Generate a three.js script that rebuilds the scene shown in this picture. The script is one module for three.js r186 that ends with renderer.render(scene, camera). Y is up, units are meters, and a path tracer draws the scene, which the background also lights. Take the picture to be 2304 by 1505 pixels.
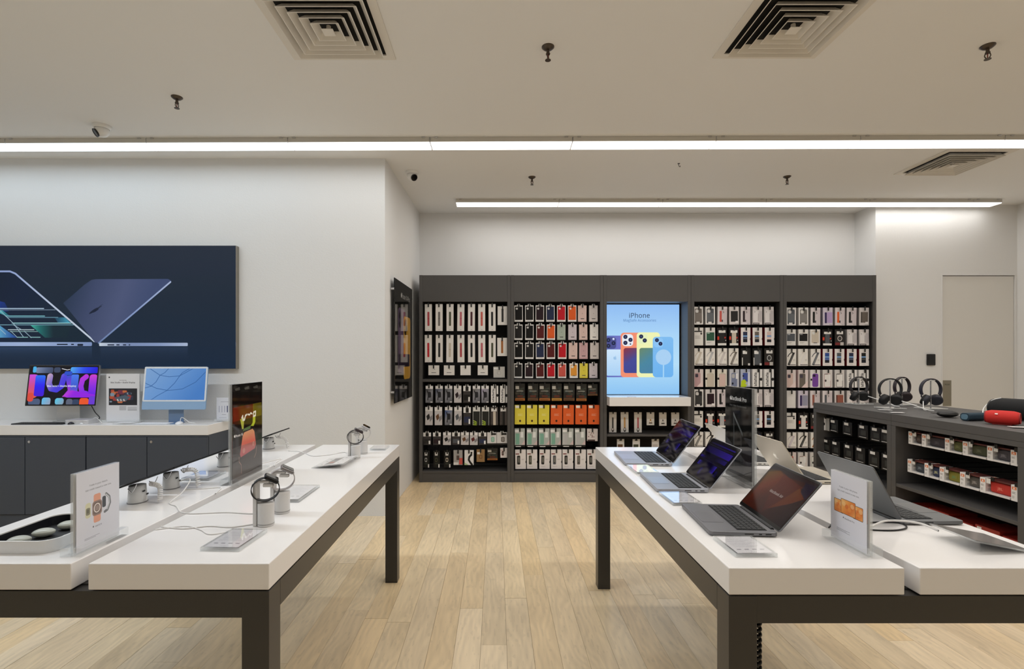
import * as THREE from 'three';
import { RoundedBoxGeometry } from 'three/addons/geometries/RoundedBoxGeometry.js';
import { mergeGeometries, toCreasedNormals } from 'three/addons/utils/BufferGeometryUtils.js';
import { RectAreaLightUniformsLib } from 'three/addons/lights/RectAreaLightUniformsLib.js';

// ---------- camera, exposure, light strengths ----------
const FOCAL = 1150, VX = 1116, VY = 803, EYE = 1.46;            // focal length and vanishing point in picture units, eye height in metres
const scene = new THREE.Scene();
scene.background = new THREE.Color(0x000000);
const camera = new THREE.PerspectiveCamera(2 * Math.atan(752.5 / FOCAL) * 180 / Math.PI, 2304 / 1505, 0.05, 60);
camera.position.set(0, EYE, 0);
camera.setViewOffset(2304, 1505, 1152 - VX, 752.5 - VY, 2304, 1505);
const renderer = new THREE.WebGLRenderer({ antialias: true });
renderer.toneMapping = THREE.LinearToneMapping;
renderer.toneMappingExposure = 3.0;
renderer.shadowMap.enabled = true;
RectAreaLightUniformsLib.init();
const WARM = [1, 0.98, 0.95], COOL = [0.72, 0.87, 1.0];
const LAMP = 1.65, LAMP_RIGHT = 4.5, LAMP_FAR = 2.75, OVER = [5.2, 2.2, 1.5], GLOW = 0.55, SCREENS = 1 / 3.0;      // strengths: cool and warm tubes of the nearer line, farther line, lines over and behind the viewer, diffusers, screens

// ---------- helpers ----------
const CEIL = 3.28;
const X = (px, d) => (px - VX) * d / FOCAL, Y = (py, d) => EYE - (py - VY) * d / FOCAL;   // size and place read off at a known depth d
let seed = 7;
const rnd = (a = 0, b = 1) => { seed = (seed * 1664525 + 1013904223) >>> 0; return a + (b - a) * seed / 4294967296; };
const taken = {};
const numbered = (n) => { const k = taken[n] = (taken[n] ?? -1) + 1; return k ? n + '_' + String(k).padStart(3, '0') : n; };
const tidy = (g) => { const o = g.index ? g.toNonIndexed() : g; for (const k of Object.keys(o.attributes)) if (!['position', 'normal', 'uv'].includes(k)) o.deleteAttribute(k); o.morphAttributes = {}; return o; };
const join = (gs) => gs.length === 1 ? gs[0] : mergeGeometries(gs.map(tidy));
const bx = (w, h, d, x = 0, y = 0, z = 0, r = 0) => (r ? new RoundedBoxGeometry(w, h, d, 2, Math.min(r, w / 2.01, h / 2.01, d / 2.01)) : new THREE.BoxGeometry(w, h, d)).translate(x, y, z);
const bxx = (x0, x1, y0, y1, z0, z1, r = 0) => bx(x1 - x0, y1 - y0, Math.abs(z1 - z0), (x0 + x1) / 2, (y0 + y1) / 2, (z0 + z1) / 2, r);
const cy = (r, h, x = 0, y = 0, z = 0, axis = 'y', r2 = r, n = 24) => { const g = new THREE.CylinderGeometry(r2, r, h, n); if (axis === 'x') g.rotateZ(Math.PI / 2); if (axis === 'z') g.rotateX(Math.PI / 2); return g.translate(x, y, z); };
const V = (p) => new THREE.Vector3(...p);
const tube = (pts, r, n = 40, k = 8) => new THREE.TubeGeometry(new THREE.CatmullRomCurve3(pts.map(V)), n, r, k);
const lathe = (pts, n = 32) => new THREE.LatheGeometry(pts.map(([x, y]) => new THREE.Vector2(x, y)), n);
function rr(w, h, r, cx = 0, cy0 = 0) {
  const s = new THREE.Shape(), a = w / 2, b = h / 2;
  s.moveTo(cx - a + r, cy0 - b); s.lineTo(cx + a - r, cy0 - b); s.absarc(cx + a - r, cy0 - b + r, r, -Math.PI / 2, 0); s.lineTo(cx + a, cy0 + b - r); s.absarc(cx + a - r, cy0 + b - r, r, 0, Math.PI / 2);
  s.lineTo(cx - a + r, cy0 + b); s.absarc(cx - a + r, cy0 + b - r, r, Math.PI / 2, Math.PI); s.lineTo(cx - a, cy0 - b + r); s.absarc(cx - a + r, cy0 - b + r, r, Math.PI, Math.PI * 1.5);
  return s;
}
const ex = (shape, depth, bevel = 0, seg = 8) => new THREE.ExtrudeGeometry(shape, { depth: depth - 2 * bevel, bevelEnabled: bevel > 0, bevelThickness: bevel, bevelSize: bevel, bevelOffset: -bevel, bevelSegments: 2, curveSegments: seg }).translate(0, 0, bevel);
const plate = (w, h, t, r, bevel = 0) => ex(rr(w, h, r), t, bevel);               // in the xy plane, from z = 0 to z = t
const sheet = (w, h, t = 0.0008) => new THREE.BoxGeometry(w, h, t);
const mats = {};
function mt(color, rough = 0.6, o = {}) {
  const k = color + '|' + rough + '|' + JSON.stringify(o);
  if (!mats[k]) { const { metal = 0, ...rest } = o; mats[k] = new THREE.MeshPhysicalMaterial({ color, roughness: rough, metalness: metal, ...rest }); }
  return mats[k];
}
function part(name, gs, m, parent, pos, rot) {
  const o = new THREE.Mesh(join(Array.isArray(gs) ? gs : [gs]), m); o.name = name;
  if (pos) o.position.set(...pos); if (rot) o.rotation.set(...rot);
  parent.add(o); return o;
}
function tag(o, label, category, group) { o.userData.label = label; o.userData.category = category; if (group) o.userData.group = group; return o; }
function thing(name, label, category, pos = [0, 0, 0], turn = 0, group) {
  const o = new THREE.Group(); o.name = numbered(name); o.position.set(...pos); o.rotation.y = turn; scene.add(o);
  return tag(o, label, category, group);
}
function single(name, label, category, gs, m, pos, turn = 0, group) {
  const o = part(numbered(name), gs, m, scene, pos); o.rotation.y = turn; return tag(o, label, category, group);
}
function structure(name, gs, m) { const o = part(name, gs, m, scene); o.userData.kind = 'structure'; return o; }
function canvas(w, h, draw) {
  const c = document.createElement('canvas'); c.width = w; c.height = h; const k = c.getContext('2d'); draw(k, w, h);
  const t = new THREE.CanvasTexture(c); t.colorSpace = THREE.SRGBColorSpace; t.magFilter = THREE.LinearFilter; t.anisotropy = 8; return t;
}
const F = (k, c, x, y, w, h) => { k.fillStyle = c; k.fillRect(x, y, w, h); };
const FR = (k, c, x, y, w, h, r) => { k.fillStyle = c; k.beginPath(); k.roundRect(x, y, w, h, r); k.fill(); };
const FC = (k, c, x, y, r) => { k.fillStyle = c; k.beginPath(); k.arc(x, y, r, 0, 7); k.fill(); };
const FP = (k, c, pts) => { k.fillStyle = c; k.beginPath(); pts.forEach(([x, y], i) => i ? k.lineTo(x, y) : k.moveTo(x, y)); k.closePath(); k.fill(); };
const SL = (k, c, w, pts) => { k.strokeStyle = c; k.lineWidth = w; k.lineCap = 'round'; k.lineJoin = 'round'; k.beginPath(); pts.forEach(([x, y], i) => i ? k.lineTo(x, y) : k.moveTo(x, y)); k.stroke(); };
const TX = (k, c, s, x, y, size, align = 'center', weight = '') => { k.fillStyle = c; k.font = weight + ' ' + size + 'px sans-serif'; k.textAlign = align; k.textBaseline = 'middle'; k.fillText(s, x, y); };
const LG = (k, x0, y0, x1, y1, ...cs) => { const g = k.createLinearGradient(x0, y0, x1, y1); cs.forEach((c, i) => g.addColorStop(i / (cs.length - 1), c)); return g; };
function logo(k, c, x, y, s) {       // the apple mark: body with a bite, and a leaf
  k.fillStyle = c; k.beginPath(); k.moveTo(x, y - s * 0.42);
  k.bezierCurveTo(x + s * 0.3, y - s * 0.62, x + s * 0.62, y - s * 0.5, x + s * 0.7, y - s * 0.28);
  k.bezierCurveTo(x + s * 0.35, y - s * 0.08, x + s * 0.42, y + s * 0.32, x + s * 0.78, y + s * 0.42);
  k.bezierCurveTo(x + s * 0.55, y + s * 1.0, x + s * 0.3, y + s * 0.95, x, y + s * 0.82);
  k.bezierCurveTo(x - s * 0.35, y + s * 1.0, x - s * 0.75, y + s * 0.75, x - s * 0.78, y + s * 0.1);
  k.bezierCurveTo(x - s * 0.78, y - s * 0.5, x - s * 0.3, y - s * 0.65, x, y - s * 0.42); k.fill();
  k.beginPath(); k.moveTo(x + s * 0.02, y - s * 0.55); k.bezierCurveTo(x, y - s * 0.85, x + s * 0.2, y - s * 1.02, x + s * 0.38, y - s * 1.05); k.bezierCurveTo(x + s * 0.4, y - s * 0.75, x + s * 0.2, y - s * 0.56, x + s * 0.02, y - s * 0.55); k.fill();
}
function logoShape(s) {
  const p = new THREE.Shape(); p.moveTo(0, s * 0.42);
  p.bezierCurveTo(s * 0.3, s * 0.62, s * 0.62, s * 0.5, s * 0.7, s * 0.28); p.bezierCurveTo(s * 0.35, s * 0.08, s * 0.42, -s * 0.32, s * 0.78, -s * 0.42);
  p.bezierCurveTo(s * 0.55, -s, s * 0.3, -s * 0.95, 0, -s * 0.82); p.bezierCurveTo(-s * 0.35, -s, -s * 0.75, -s * 0.75, -s * 0.78, -s * 0.1); p.bezierCurveTo(-s * 0.78, s * 0.5, -s * 0.3, s * 0.65, 0, s * 0.42);
  const l = new THREE.Shape(); l.moveTo(s * 0.02, s * 0.55); l.bezierCurveTo(0, s * 0.85, s * 0.2, s * 1.02, s * 0.38, s * 1.05); l.bezierCurveTo(s * 0.4, s * 0.75, s * 0.2, s * 0.56, s * 0.02, s * 0.55);
  return [p, l];
}
const printed = (t, rough = 0.5, o = {}) => new THREE.MeshPhysicalMaterial({ map: t, roughness: rough, ...o });
const lit = (t, power, rough = 0.08, o = {}) => new THREE.MeshPhysicalMaterial({ color: 0x030304, roughness: rough, specularIntensity: 0.55, emissive: 0xffffff, emissiveMap: t, emissiveIntensity: power * SCREENS, ...o });
const noise = (() => {   // tileable value noise
  const n = 64, a = new Float32Array(n * n); for (let i = 0; i < a.length; i++) a[i] = rnd();
  const s = (t) => t * t * (3 - 2 * t);
  return (x, y, px, py) => { const i = Math.floor(x), j = Math.floor(y), u = s(x - i), v = s(y - j), q = (a0, b0) => a[(((b0 % py) + py) % py % n) * n + (((a0 % px) + px) % px % n)];
    return (q(i, j) * (1 - u) + q(i + 1, j) * u) * (1 - v) + (q(i, j + 1) * (1 - u) + q(i + 1, j + 1) * u) * v; };
})();
function grain(w, h, f, srgb = true) {
  const d = new Uint8Array(w * h * 4);
  for (let y = 0; y < h; y++) for (let x = 0; x < w; x++) { const v = Math.max(0, Math.min(255, Math.round(255 * f(x / w, y / h)))), i = (y * w + x) * 4; d[i] = d[i + 1] = d[i + 2] = v; d[i + 3] = 255; }
  const t = new THREE.DataTexture(d, w, h); t.wrapS = t.wrapT = THREE.RepeatWrapping; t.magFilter = THREE.LinearFilter; t.minFilter = THREE.LinearMipmapLinearFilter; t.generateMipmaps = true; if (srgb) t.colorSpace = THREE.SRGBColorSpace; t.needsUpdate = true; return t;
}

// ---------- materials ----------
const PAINT_BUMP = grain(256, 256, (u, v) => 0.5 * noise(u * 64, v * 64, 64, 64) + 0.5 * noise(u * 32, v * 32, 32, 32), false); PAINT_BUMP.repeat.set(3, 3);
const PAINT = new THREE.MeshPhysicalMaterial({ color: new THREE.Color(0.79, 0.785, 0.775), roughness: 0.75, bumpMap: PAINT_BUMP, bumpScale: 0.0004 });
const CEILING = new THREE.MeshPhysicalMaterial({ color: new THREE.Color(0.86, 0.855, 0.84), roughness: 0.9 });
const SOLID = mt(0xf1eeec, 0.16, { specularIntensity: 0.9 });             // white solid-surface slabs
const LAM_BUMP = grain(128, 128, (u, v) => 0.6 * noise(u * 64, v * 64, 64, 64) + 0.4 * noise(u * 16, v * 64, 16, 64), false); LAM_BUMP.repeat.set(4, 4);
const LAMINATE = new THREE.MeshPhysicalMaterial({ color: new THREE.Color(0.074, 0.07, 0.068), roughness: 0.55, bumpMap: LAM_BUMP, bumpScale: 0.0003 });
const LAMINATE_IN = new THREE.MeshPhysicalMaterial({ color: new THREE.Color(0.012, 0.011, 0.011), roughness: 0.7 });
const LAMINATE_SLATE = new THREE.MeshPhysicalMaterial({ color: new THREE.Color(0.054, 0.064, 0.086), roughness: 0.5, bumpMap: LAM_BUMP, bumpScale: 0.0003 });
const STEEL_DARK = new THREE.MeshPhysicalMaterial({ color: new THREE.Color(0.034, 0.032, 0.03), roughness: 0.33 });
const ACRYLIC = new THREE.MeshPhysicalMaterial({ color: 0xffffff, roughness: 0.02, transmission: 1, thickness: 0, ior: 1.49 });
const ACRYLIC_EDGE = new THREE.MeshPhysicalMaterial({ color: 0xfdfefe, roughness: 0.1, transmission: 0.82, thickness: 0, ior: 1.49 });
const BLACK = mt(0x0b0b0c, 0.45), BLACK_GLOSS = mt(0x060607, 0.06), WHITE = mt(0xecebe9, 0.35), CHROME = mt(0xc9c9cb, 0.2, { metal: 1 }), SILVER = mt(0xc3c4c6, 0.35, { metal: 0.85 }), GREYMETAL = mt(0x5d5f66, 0.38, { metal: 0.8 });
// ---------- room ----------
const XL = -5.9, XR = 6.24, ZF = 4.6, ZB = -6.48, ZP = -4.69, ZD = -6.12;    // left wall, right wall, wall behind the eye, back wall, poster wall, door wall
// floor: a sub-floor and oak boards, each its own piece
const floor = structure('floor', bxx(XL, XR + 0.3, -0.2, -0.012, ZB - 0.3, ZF + 0.3), mt(0x8d7c63, 0.8)); 
const OAK = grain(512, 1024, (u, v) => {
  const warp = 0.9 * noise(u * 4, v * 6, 4, 6) + 0.5 * noise(u * 8, v * 10, 8, 10);
  const rings = 0.5 + 0.5 * Math.sin((u * 14 + warp * 3.2) * Math.PI * 2), fine = noise(u * 60, v * 22, 60, 22), pores = noise(u * 64, v * 40, 64, 40), cloud = noise(u * 5, v * 7, 5, 7);
  return 0.925 + 0.03 * rings + 0.05 * (fine - 0.5) + (pores > 0.8 ? -0.035 : 0) + 0.08 * (cloud - 0.5);
});
const OAKS = [[0.9, 0.71, 0.455], [0.88, 0.7, 0.46], [0.93, 0.745, 0.49], [0.89, 0.68, 0.41], [0.83, 0.67, 0.455], [0.92, 0.75, 0.52], [0.86, 0.67, 0.425]].map((c) => new THREE.MeshPhysicalMaterial({ color: new THREE.Color(...c), map: OAK, roughness: 0.32, specularIntensity: 0.6 }));
function boardUV(g, x0, z0) { const p = g.attributes.position, u = g.attributes.uv; for (let i = 0; i < p.count; i++) u.setXY(i, (p.getX(i) + x0) / 0.62, (p.getZ(i) + z0) / 1.9); return g; }
{
  const w = 0.131; let col = 0;
  for (let x = -4.4; x < 4.9; x += w, col++) {
    let z = -6.45 - rnd(0, 1.3);
    while (z < -1.15) {
      const L = rnd(1.15, 1.95), z0 = Math.max(z, -6.46), z1 = Math.min(z + L, -1.1);
      if (z1 - z0 > 0.04) { const h = 0.012 + rnd(-0.0004, 0.0004);
        part('plank', boardUV(bxx(x + 0.0006, x + w - 0.0006, -0.012, h - 0.012, z0 + 0.0007, z1 - 0.0007), rnd(0, 9), rnd(0, 9)), OAKS[Math.floor(rnd(0, 6.99))], floor); }
      z += L;
    }
  }
  const rest = [bxx(XL, -4.4, -0.012, 0, ZB, ZF), bxx(4.9, XR, -0.012, 0, ZB, ZF), bxx(-4.4, 4.9, -0.012, 0, -1.1, ZF)].map((g) => boardUV(g, 0, 0));
  part('plank_field', rest, OAKS[0], floor).userData.kind = 'stuff';
}
structure('ceiling', bxx(XL - 0.3, XR + 0.3, CEIL, CEIL + 0.2, ZB - 0.3, ZF + 0.3), CEILING);
structure('wall_left', bxx(XL - 0.2, XL, 0, CEIL, ZP - 0.1, ZF), PAINT);
structure('wall_front', bxx(XL - 0.2, XR + 0.2, 0, CEIL, ZF, ZF + 0.2), PAINT);
structure('wall_right', bxx(XR, XR + 0.2, 0, CEIL, ZD - 0.2, ZF), PAINT);
{ // the poster wall ends in a corner; its return runs back to the shelving a degree and a half off square
  const s = new THREE.Shape(); [[XL, -ZP], [-1.0195, -ZP], [-0.969, -ZB], [-0.969, 6.7], [-1.2, 6.7], [-1.25, -ZP + 0.2], [XL, -ZP + 0.2]].forEach(([x, y], i) => i ? s.lineTo(x, y) : s.moveTo(x, y));
  structure('wall_poster', new THREE.ExtrudeGeometry(s, { depth: CEIL, bevelEnabled: false }).rotateX(-Math.PI / 2).translate(0, 0, 0), PAINT);
}
structure('wall_back', bxx(-1.2, 4.75, 0, CEIL, ZB - 0.2, ZB), PAINT);
{ // door wall: a block with the door opening cut out, and the jog back to the rear wall
  const x0 = 4.545, dx0 = 5.345, dx1 = 6.212, dy = 2.437;
  structure('wall_door', [bxx(x0, dx0, 0, CEIL, ZD - 0.2, ZD), bxx(dx0, dx1, dy, CEIL, ZD - 0.2, ZD), bxx(dx1, XR + 0.2, 0, CEIL, ZD - 0.2, ZD), bxx(x0, x0 + 0.2, 0, CEIL, ZB - 0.1, ZD - 0.2)], PAINT);
  const door = structure('door_1', bxx(dx0 + 0.005, dx1 - 0.006, 0.006, dy - 0.008, ZD - 0.052, ZD - 0.008), mt(0xdedbd5, 0.55));
  part('push_plate', bxx(5.356, 5.458, 0.872, 1.18, ZD - 0.009, ZD - 0.006), mt(0x8f8878, 0.4, { metal: 0.6 }), door);
  part('lettering', sheet(0.08, 0.03).translate(5.407, 1.13, ZD - 0.0055), printed(canvas(160, 60, (k) => { F(k, '#8d8676', 0, 0, 160, 60); TX(k, '#4b473d', 'PUSH', 80, 31, 46, 'center', 'bold'); }), 0.4, { metalness: 0.5 }), door);
  structure('trim_1', [bxx(dx0 - 0.012, dx0, 0, dy + 0.012, ZD, ZD + 0.004), bxx(dx1, dx1 + 0.012, 0, dy + 0.012, ZD, ZD + 0.004), bxx(dx0, dx1, dy, dy + 0.012, ZD, ZD + 0.004)], PAINT);
  structure('wall_behind_door', bxx(5.2, XR + 0.2, 0, 2.6, ZD - 0.3, ZD - 0.2), mt(0x777470, 0.8));
}
{ // card reader beside the door
  const o = thing('card_reader', 'small black card reader on the white wall beside the door', 'card reader', [5.198, 1.36, ZD]);
  part('housing', bx(0.094, 0.135, 0.026, 0, 0.0675, 0.013, 0.008), BLACK, o); part('sensor_face', bx(0.07, 0.1, 0.004, 0, 0.072, 0.027, 0.0018), BLACK_GLOSS, o);
}

// ---------- linear lights ----------
function batten(len, x, z, turn, color, label, group, power) {
  const o = thing('linear_light', label, 'ceiling light', [x, CEIL, z], turn, group), h = 0.05, d = 0.16;
  part('housing', [bx(len - 0.004, h - 0.01, d, 0, -(h - 0.01) / 2, 0, 0.003)], mt(0xcfcbc3, 0.45), o);
  const lens = new THREE.MeshPhysicalMaterial({ color: 0xffffff, roughness: 0.5, emissive: new THREE.Color(...color), emissiveIntensity: GLOW });
  part('diffuser', ex(rr(d - 0.006, 0.02, 0.0095), len - 0.006, 0).rotateY(Math.PI / 2).translate(-(len - 0.006) / 2, -h + 0.01, 0), lens, o);
  for (const s of [-1, 1]) { part('end_cap', bx(0.0024, 0.04, d + 0.001, s * (len / 2 - 0.0012), -0.0205, 0, 0.001), mt(0xdad7d2, 0.5), o); part('mounting_clip', bx(0.03, 0.008, d + 0.02, s * (len / 2 - 0.05), -0.006, 0, 0.003), CHROME, o); }
  const l = new THREE.RectAreaLight(new THREE.Color(...color), power, len - 0.02, d - 0.03); l.rotation.x = -Math.PI / 2; l.position.y = -h - 0.003; o.add(l);
}
const ordinal = ['first', 'second', 'third', 'fourth', 'fifth', 'sixth', 'seventh', 'eighth', 'ninth', 'tenth'];
{
  const pitch = 1.181, rot = 0.008, x0 = -4.09 - pitch * 1;
  for (let i = 0; i < 9; i++) {
    const x = x0 + pitch * (i + 0.5); if (x > XR - 0.6) break;
    const cool = [1, 1, 0.75, 0.4][i] ?? 0, c = WARM.map((w, j) => w + (COOL[j] - w) * Math.max(0, cool));
    batten(pitch - 0.006, x, -(4.302 - rot * x), -rot, c, `white ceiling batten light, ${ordinal[i]} from the left in the nearer glowing line`, 'nearer line of ceiling battens', i < 4 ? LAMP : LAMP_RIGHT);
  }
  const p2 = 1.193;
  for (let i = 0; i < 5; i++) batten(p2 - 0.006, -0.465 + p2 * (i + 0.5), -5.965, 0, WARM, `white ceiling batten light, ${ordinal[i]} from the left in the farther glowing line`, 'farther line of ceiling battens', LAMP_FAR * (i === 4 ? 0.6 : 1));
  batten(0.33, -0.465 + p2 * 5 + 0.165, -5.965, 0, WARM, 'short white ceiling batten ending the farther glowing line above the door', 'farther line of ceiling battens', LAMP_FAR * 0.4);
  for (const [r, z] of [[0, -2.36], [1, -0.6], [2, 1.9]]) for (let i = 0; i < 8; i++)
    batten(pitch - 0.006, -4.5 + 1.25 * i, z, 0, i < 3 ? [0.8, 0.9, 1] : WARM, `white ceiling batten light, ${ordinal[i]} in the ${ordinal[r]} line over the viewer`, 'ceiling battens over the viewer', OVER[r] * (r ? (i < 4 ? 0.6 : 1) : i < 3 ? 2.1 : i > 4 ? 1.75 : 1));
}

// ---------- air diffusers ----------
function squareRing(ri, yi, ro, yo, t = 0.005) {   // one louvre: a flared square band with thickness
  const P = [], q = (r, y) => [[-r, y, -r], [r, y, -r], [r, y, r], [-r, y, r]], A = q(ri + t, yi), B = q(ro + t, yo), C = q(ri, yi), D = q(ro, yo);
  const quad = (a, b, c, d) => P.push(...a, ...b, ...c, ...a, ...c, ...d);
  for (let i = 0; i < 4; i++) { const j = (i + 1) % 4; quad(A[i], A[j], B[j], B[i]); quad(D[i], D[j], C[j], C[i]); quad(B[i], B[j], D[j], D[i]); quad(C[i], C[j], A[j], A[i]); }
  const g = new THREE.BufferGeometry(); g.setAttribute('position', new THREE.Float32BufferAttribute(P, 3)); g.setAttribute('uv', new THREE.Float32BufferAttribute(new Float32Array(P.length / 3 * 2), 2)); g.computeVertexNormals(); return g;
}
function diffuser(x, z, label) {
  const o = thing('air_diffuser', label, 'ceiling vent', [x, CEIL, z], 0, 'square ceiling diffusers'), m = mt(0xe6e1d8, 0.5), s = 0.31, a = 0.262;
  part('frame', [bxx(-s, s, -0.008, 0, -s, -a), bxx(-s, s, -0.008, 0, a, s), bxx(-s, -a, -0.008, 0, -a, a), bxx(a, s, -0.008, 0, -a, a)], m, o);
  part('backing', bxx(-a, a, -0.0012, 0, -a, a), mt(0x0c0b0a, 0.9), o);
  for (let i = 0; i < 5; i++) { const r = 0.252 - i * 0.044; part('louvre', squareRing(r - 0.031, -0.002, r - 0.004, -0.036), m, o); }
  part('centre_plate', [bx(0.062, 0.004, 0.062, 0, -0.036, 0, 0.001), cy(0.012, 0.034, 0, -0.019, 0)], m, o);
}
diffuser(-0.92, -2.81, 'square louvred air diffuser in the ceiling above the watch table');
diffuser(1.625, -2.795, 'square louvred air diffuser in the ceiling above the laptop table');
diffuser(4.27, -4.78, 'square louvred air diffuser between the two light lines above the door side');

// ---------- sprinklers, hook, cameras ----------
function sprinkler(x, z, label) {
  const o = thing('fire_sprinkler', label, 'sprinkler', [x, CEIL, z], rnd(0, 3), 'pendent ceiling sprinklers'), m = mt(0x554c44, 0.35, { metal: 0.8 });
  part('escutcheon', lathe([[0.037, 0], [0.037, -0.004], [0.026, -0.014], [0.014, -0.02], [0.001, -0.021]]), m, o);
  part('body', [cy(0.009, 0.024, 0, -0.03, 0), cy(0.013, 0.008, 0, -0.042, 0, 'y', 0.013, 6)], m, o);
  part('yoke', [tube([[-0.01, -0.044, 0], [-0.013, -0.06, 0], [-0.004, -0.076, 0]], 0.0028, 10), tube([[0.01, -0.044, 0], [0.013, -0.06, 0], [0.004, -0.076, 0]], 0.0028, 10)], m, o);
  part('glass_bulb', cy(0.0028, 0.026, 0, -0.059, 0), mt(0x7a2a22, 0.2), o);
  part('deflector', [cy(0.017, 0.0024, 0, -0.079, 0), cy(0.005, 0.008, 0, -0.076, 0)], m, o);
}
sprinkler(0.305, -3.0, 'dark pendent sprinkler in the ceiling midway between the two near diffusers');
sprinkler(-2.235, -3.58, 'dark pendent sprinkler in the ceiling close to the left white camera');
sprinkler(2.876, -2.99, 'dark pendent sprinkler in the ceiling at the upper right of the photo');
sprinkler(0.364, -5.17, 'small dark sprinkler between the light lines, above the watch accessory bays');
sprinkler(2.936, -5.155, 'small dark sprinkler between the light lines, above the phone case bays');
{ const o = thing('ceiling_hook', 'tiny dark hook in the ceiling between the two small sprinklers', 'hook', [1.72, CEIL, -4.81]); part('screw_plate', cy(0.011, 0.003, 0, -0.0015, 0), BLACK, o); part('hook', tube([[0, 0, 0], [0, -0.02, 0], [0.012, -0.032, 0], [0.014, -0.02, 0]], 0.0025, 16), BLACK, o); }
function securityCamera(x, z, turn, label) {
  const o = thing('security_camera', label, 'security camera', [x, CEIL, z], turn, 'white turret cameras');
  part('mounting_ring', lathe([[0.062, 0], [0.063, -0.012], [0.056, -0.024], [0.05, -0.028]]), WHITE, o);
  const b = part('ball', new THREE.SphereGeometry(0.05, 28, 20), WHITE, o, [0, -0.042, 0]);
  part('lens_window', cy(0.031, 0.012, 0, 0, 0.044, 'z'), BLACK_GLOSS, b); part('lens_ring', new THREE.TorusGeometry(0.031, 0.003, 8, 28).translate(0, 0, 0.05), mt(0x2a2a2c, 0.4), b); b.rotation.x = 0.6;
}
securityCamera(-3.1, -4.02, -0.75, 'white turret security camera above the big laptop poster');
securityCamera(-0.824, -5.02, 0.7, 'white turret security camera at the corner above the phone poster');
// ---------- print on packaging: one sheet of small prints ----------
const CW = 102, CH = 153, ACOLS = 20, AROWS = 13;     // each print is drawn 128 x 192 and scaled into its cell
const sheetCanvas = document.createElement('canvas'); sheetCanvas.width = CW * ACOLS; sheetCanvas.height = CH * AROWS; const AK = sheetCanvas.getContext('2d');
const cells = {}; let cellCount = 0;
const ATLAS_TEX = new THREE.CanvasTexture(sheetCanvas); ATLAS_TEX.colorSpace = THREE.SRGBColorSpace; ATLAS_TEX.magFilter = THREE.LinearFilter;
const PRINT = new THREE.MeshPhysicalMaterial({ map: ATLAS_TEX, roughness: 0.42, specularIntensity: 0.6 });
function cell(key, draw, side) {
  if (cells[key]) return cells[key];
  const i = cellCount++; if (i >= ACOLS * AROWS) throw new Error('print sheet full');
  const cx = (i % ACOLS) * CW, cyy = Math.floor(i / ACOLS) * CH; AK.save(); AK.translate(cx, cyy); AK.beginPath(); AK.rect(0, 0, CW, CH); AK.clip();
  F(AK, side, 0, 0, CW, CH); AK.scale(CW / 128, CH / 192); draw(AK); F(AK, side, 0, 184, 128, 8); AK.restore();
  const W = CW * ACOLS, Hh = CH * AROWS;
  return cells[key] = { u0: (cx + 1) / W, u1: (cx + CW - 1) / W, v1: 1 - (cyy + 1) / Hh, v0: 1 - (cyy + CH - 7.5) / Hh, us: (cx + 50) / W, vs: 1 - (cyy + CH - 3) / Hh };
}
function printBox(w, h, t, c) {    // front face carries the print, the other faces the side colour
  const g = new THREE.BoxGeometry(w, h, t), u = g.attributes.uv;
  for (let i = 0; i < 24; i++) if (i >= 16 && i < 20) u.setXY(i, u.getX(i) ? c.u1 : c.u0, u.getY(i) ? c.v1 : c.v0); else u.setXY(i, c.us, c.vs);
  return g;
}
// colours by the names used in the labels
const CN = { red: '#b3424a', grey: '#77736f', black: '#181717', rose: '#c0616c', wine: '#4a1d26', coral: '#cc5a50', beige: '#cfc4b4', olive: '#4a4c38', tan: '#a5642f', charcoal: '#262525', plum: '#2d1f25', navy: '#2b3350', crimson: '#c21f2c', orange: '#e2622c',
  'pale pink': '#dcc0b8', 'pale grey': '#cdc5c2', maroon: '#5c2222', sage: '#aab8aa', lilac: '#cfc5cc', amber: '#e39a3c', yellow: '#e3d34a', taupe: '#6f665f', slate: '#55595f', gold: '#c08a3c', green: '#2f5a45', blue: '#33509a', brown: '#6b4a30', purple: '#7d4aa6', mint: '#7fb09c', silver: '#b9b9ba', pink: '#c9a3a6', lime: '#c3d82c', lavender: '#b9add0', rust: '#9a5a4a', white: '#e8e4e0' };
const bars = (k, x, y, w, n, c = '#8a8684') => { for (let i = 0; i < n; i++) F(k, c, x, y + i * 7, w * (i % 2 ? 0.75 : 1), 2.5); };
const priceTag = (k, x, y, w = 44, h = 14) => { F(k, '#f4f2ee', x, y, w, h); F(k, '#555', x + 4, y + 5, w * 0.6, 3); };
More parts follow.
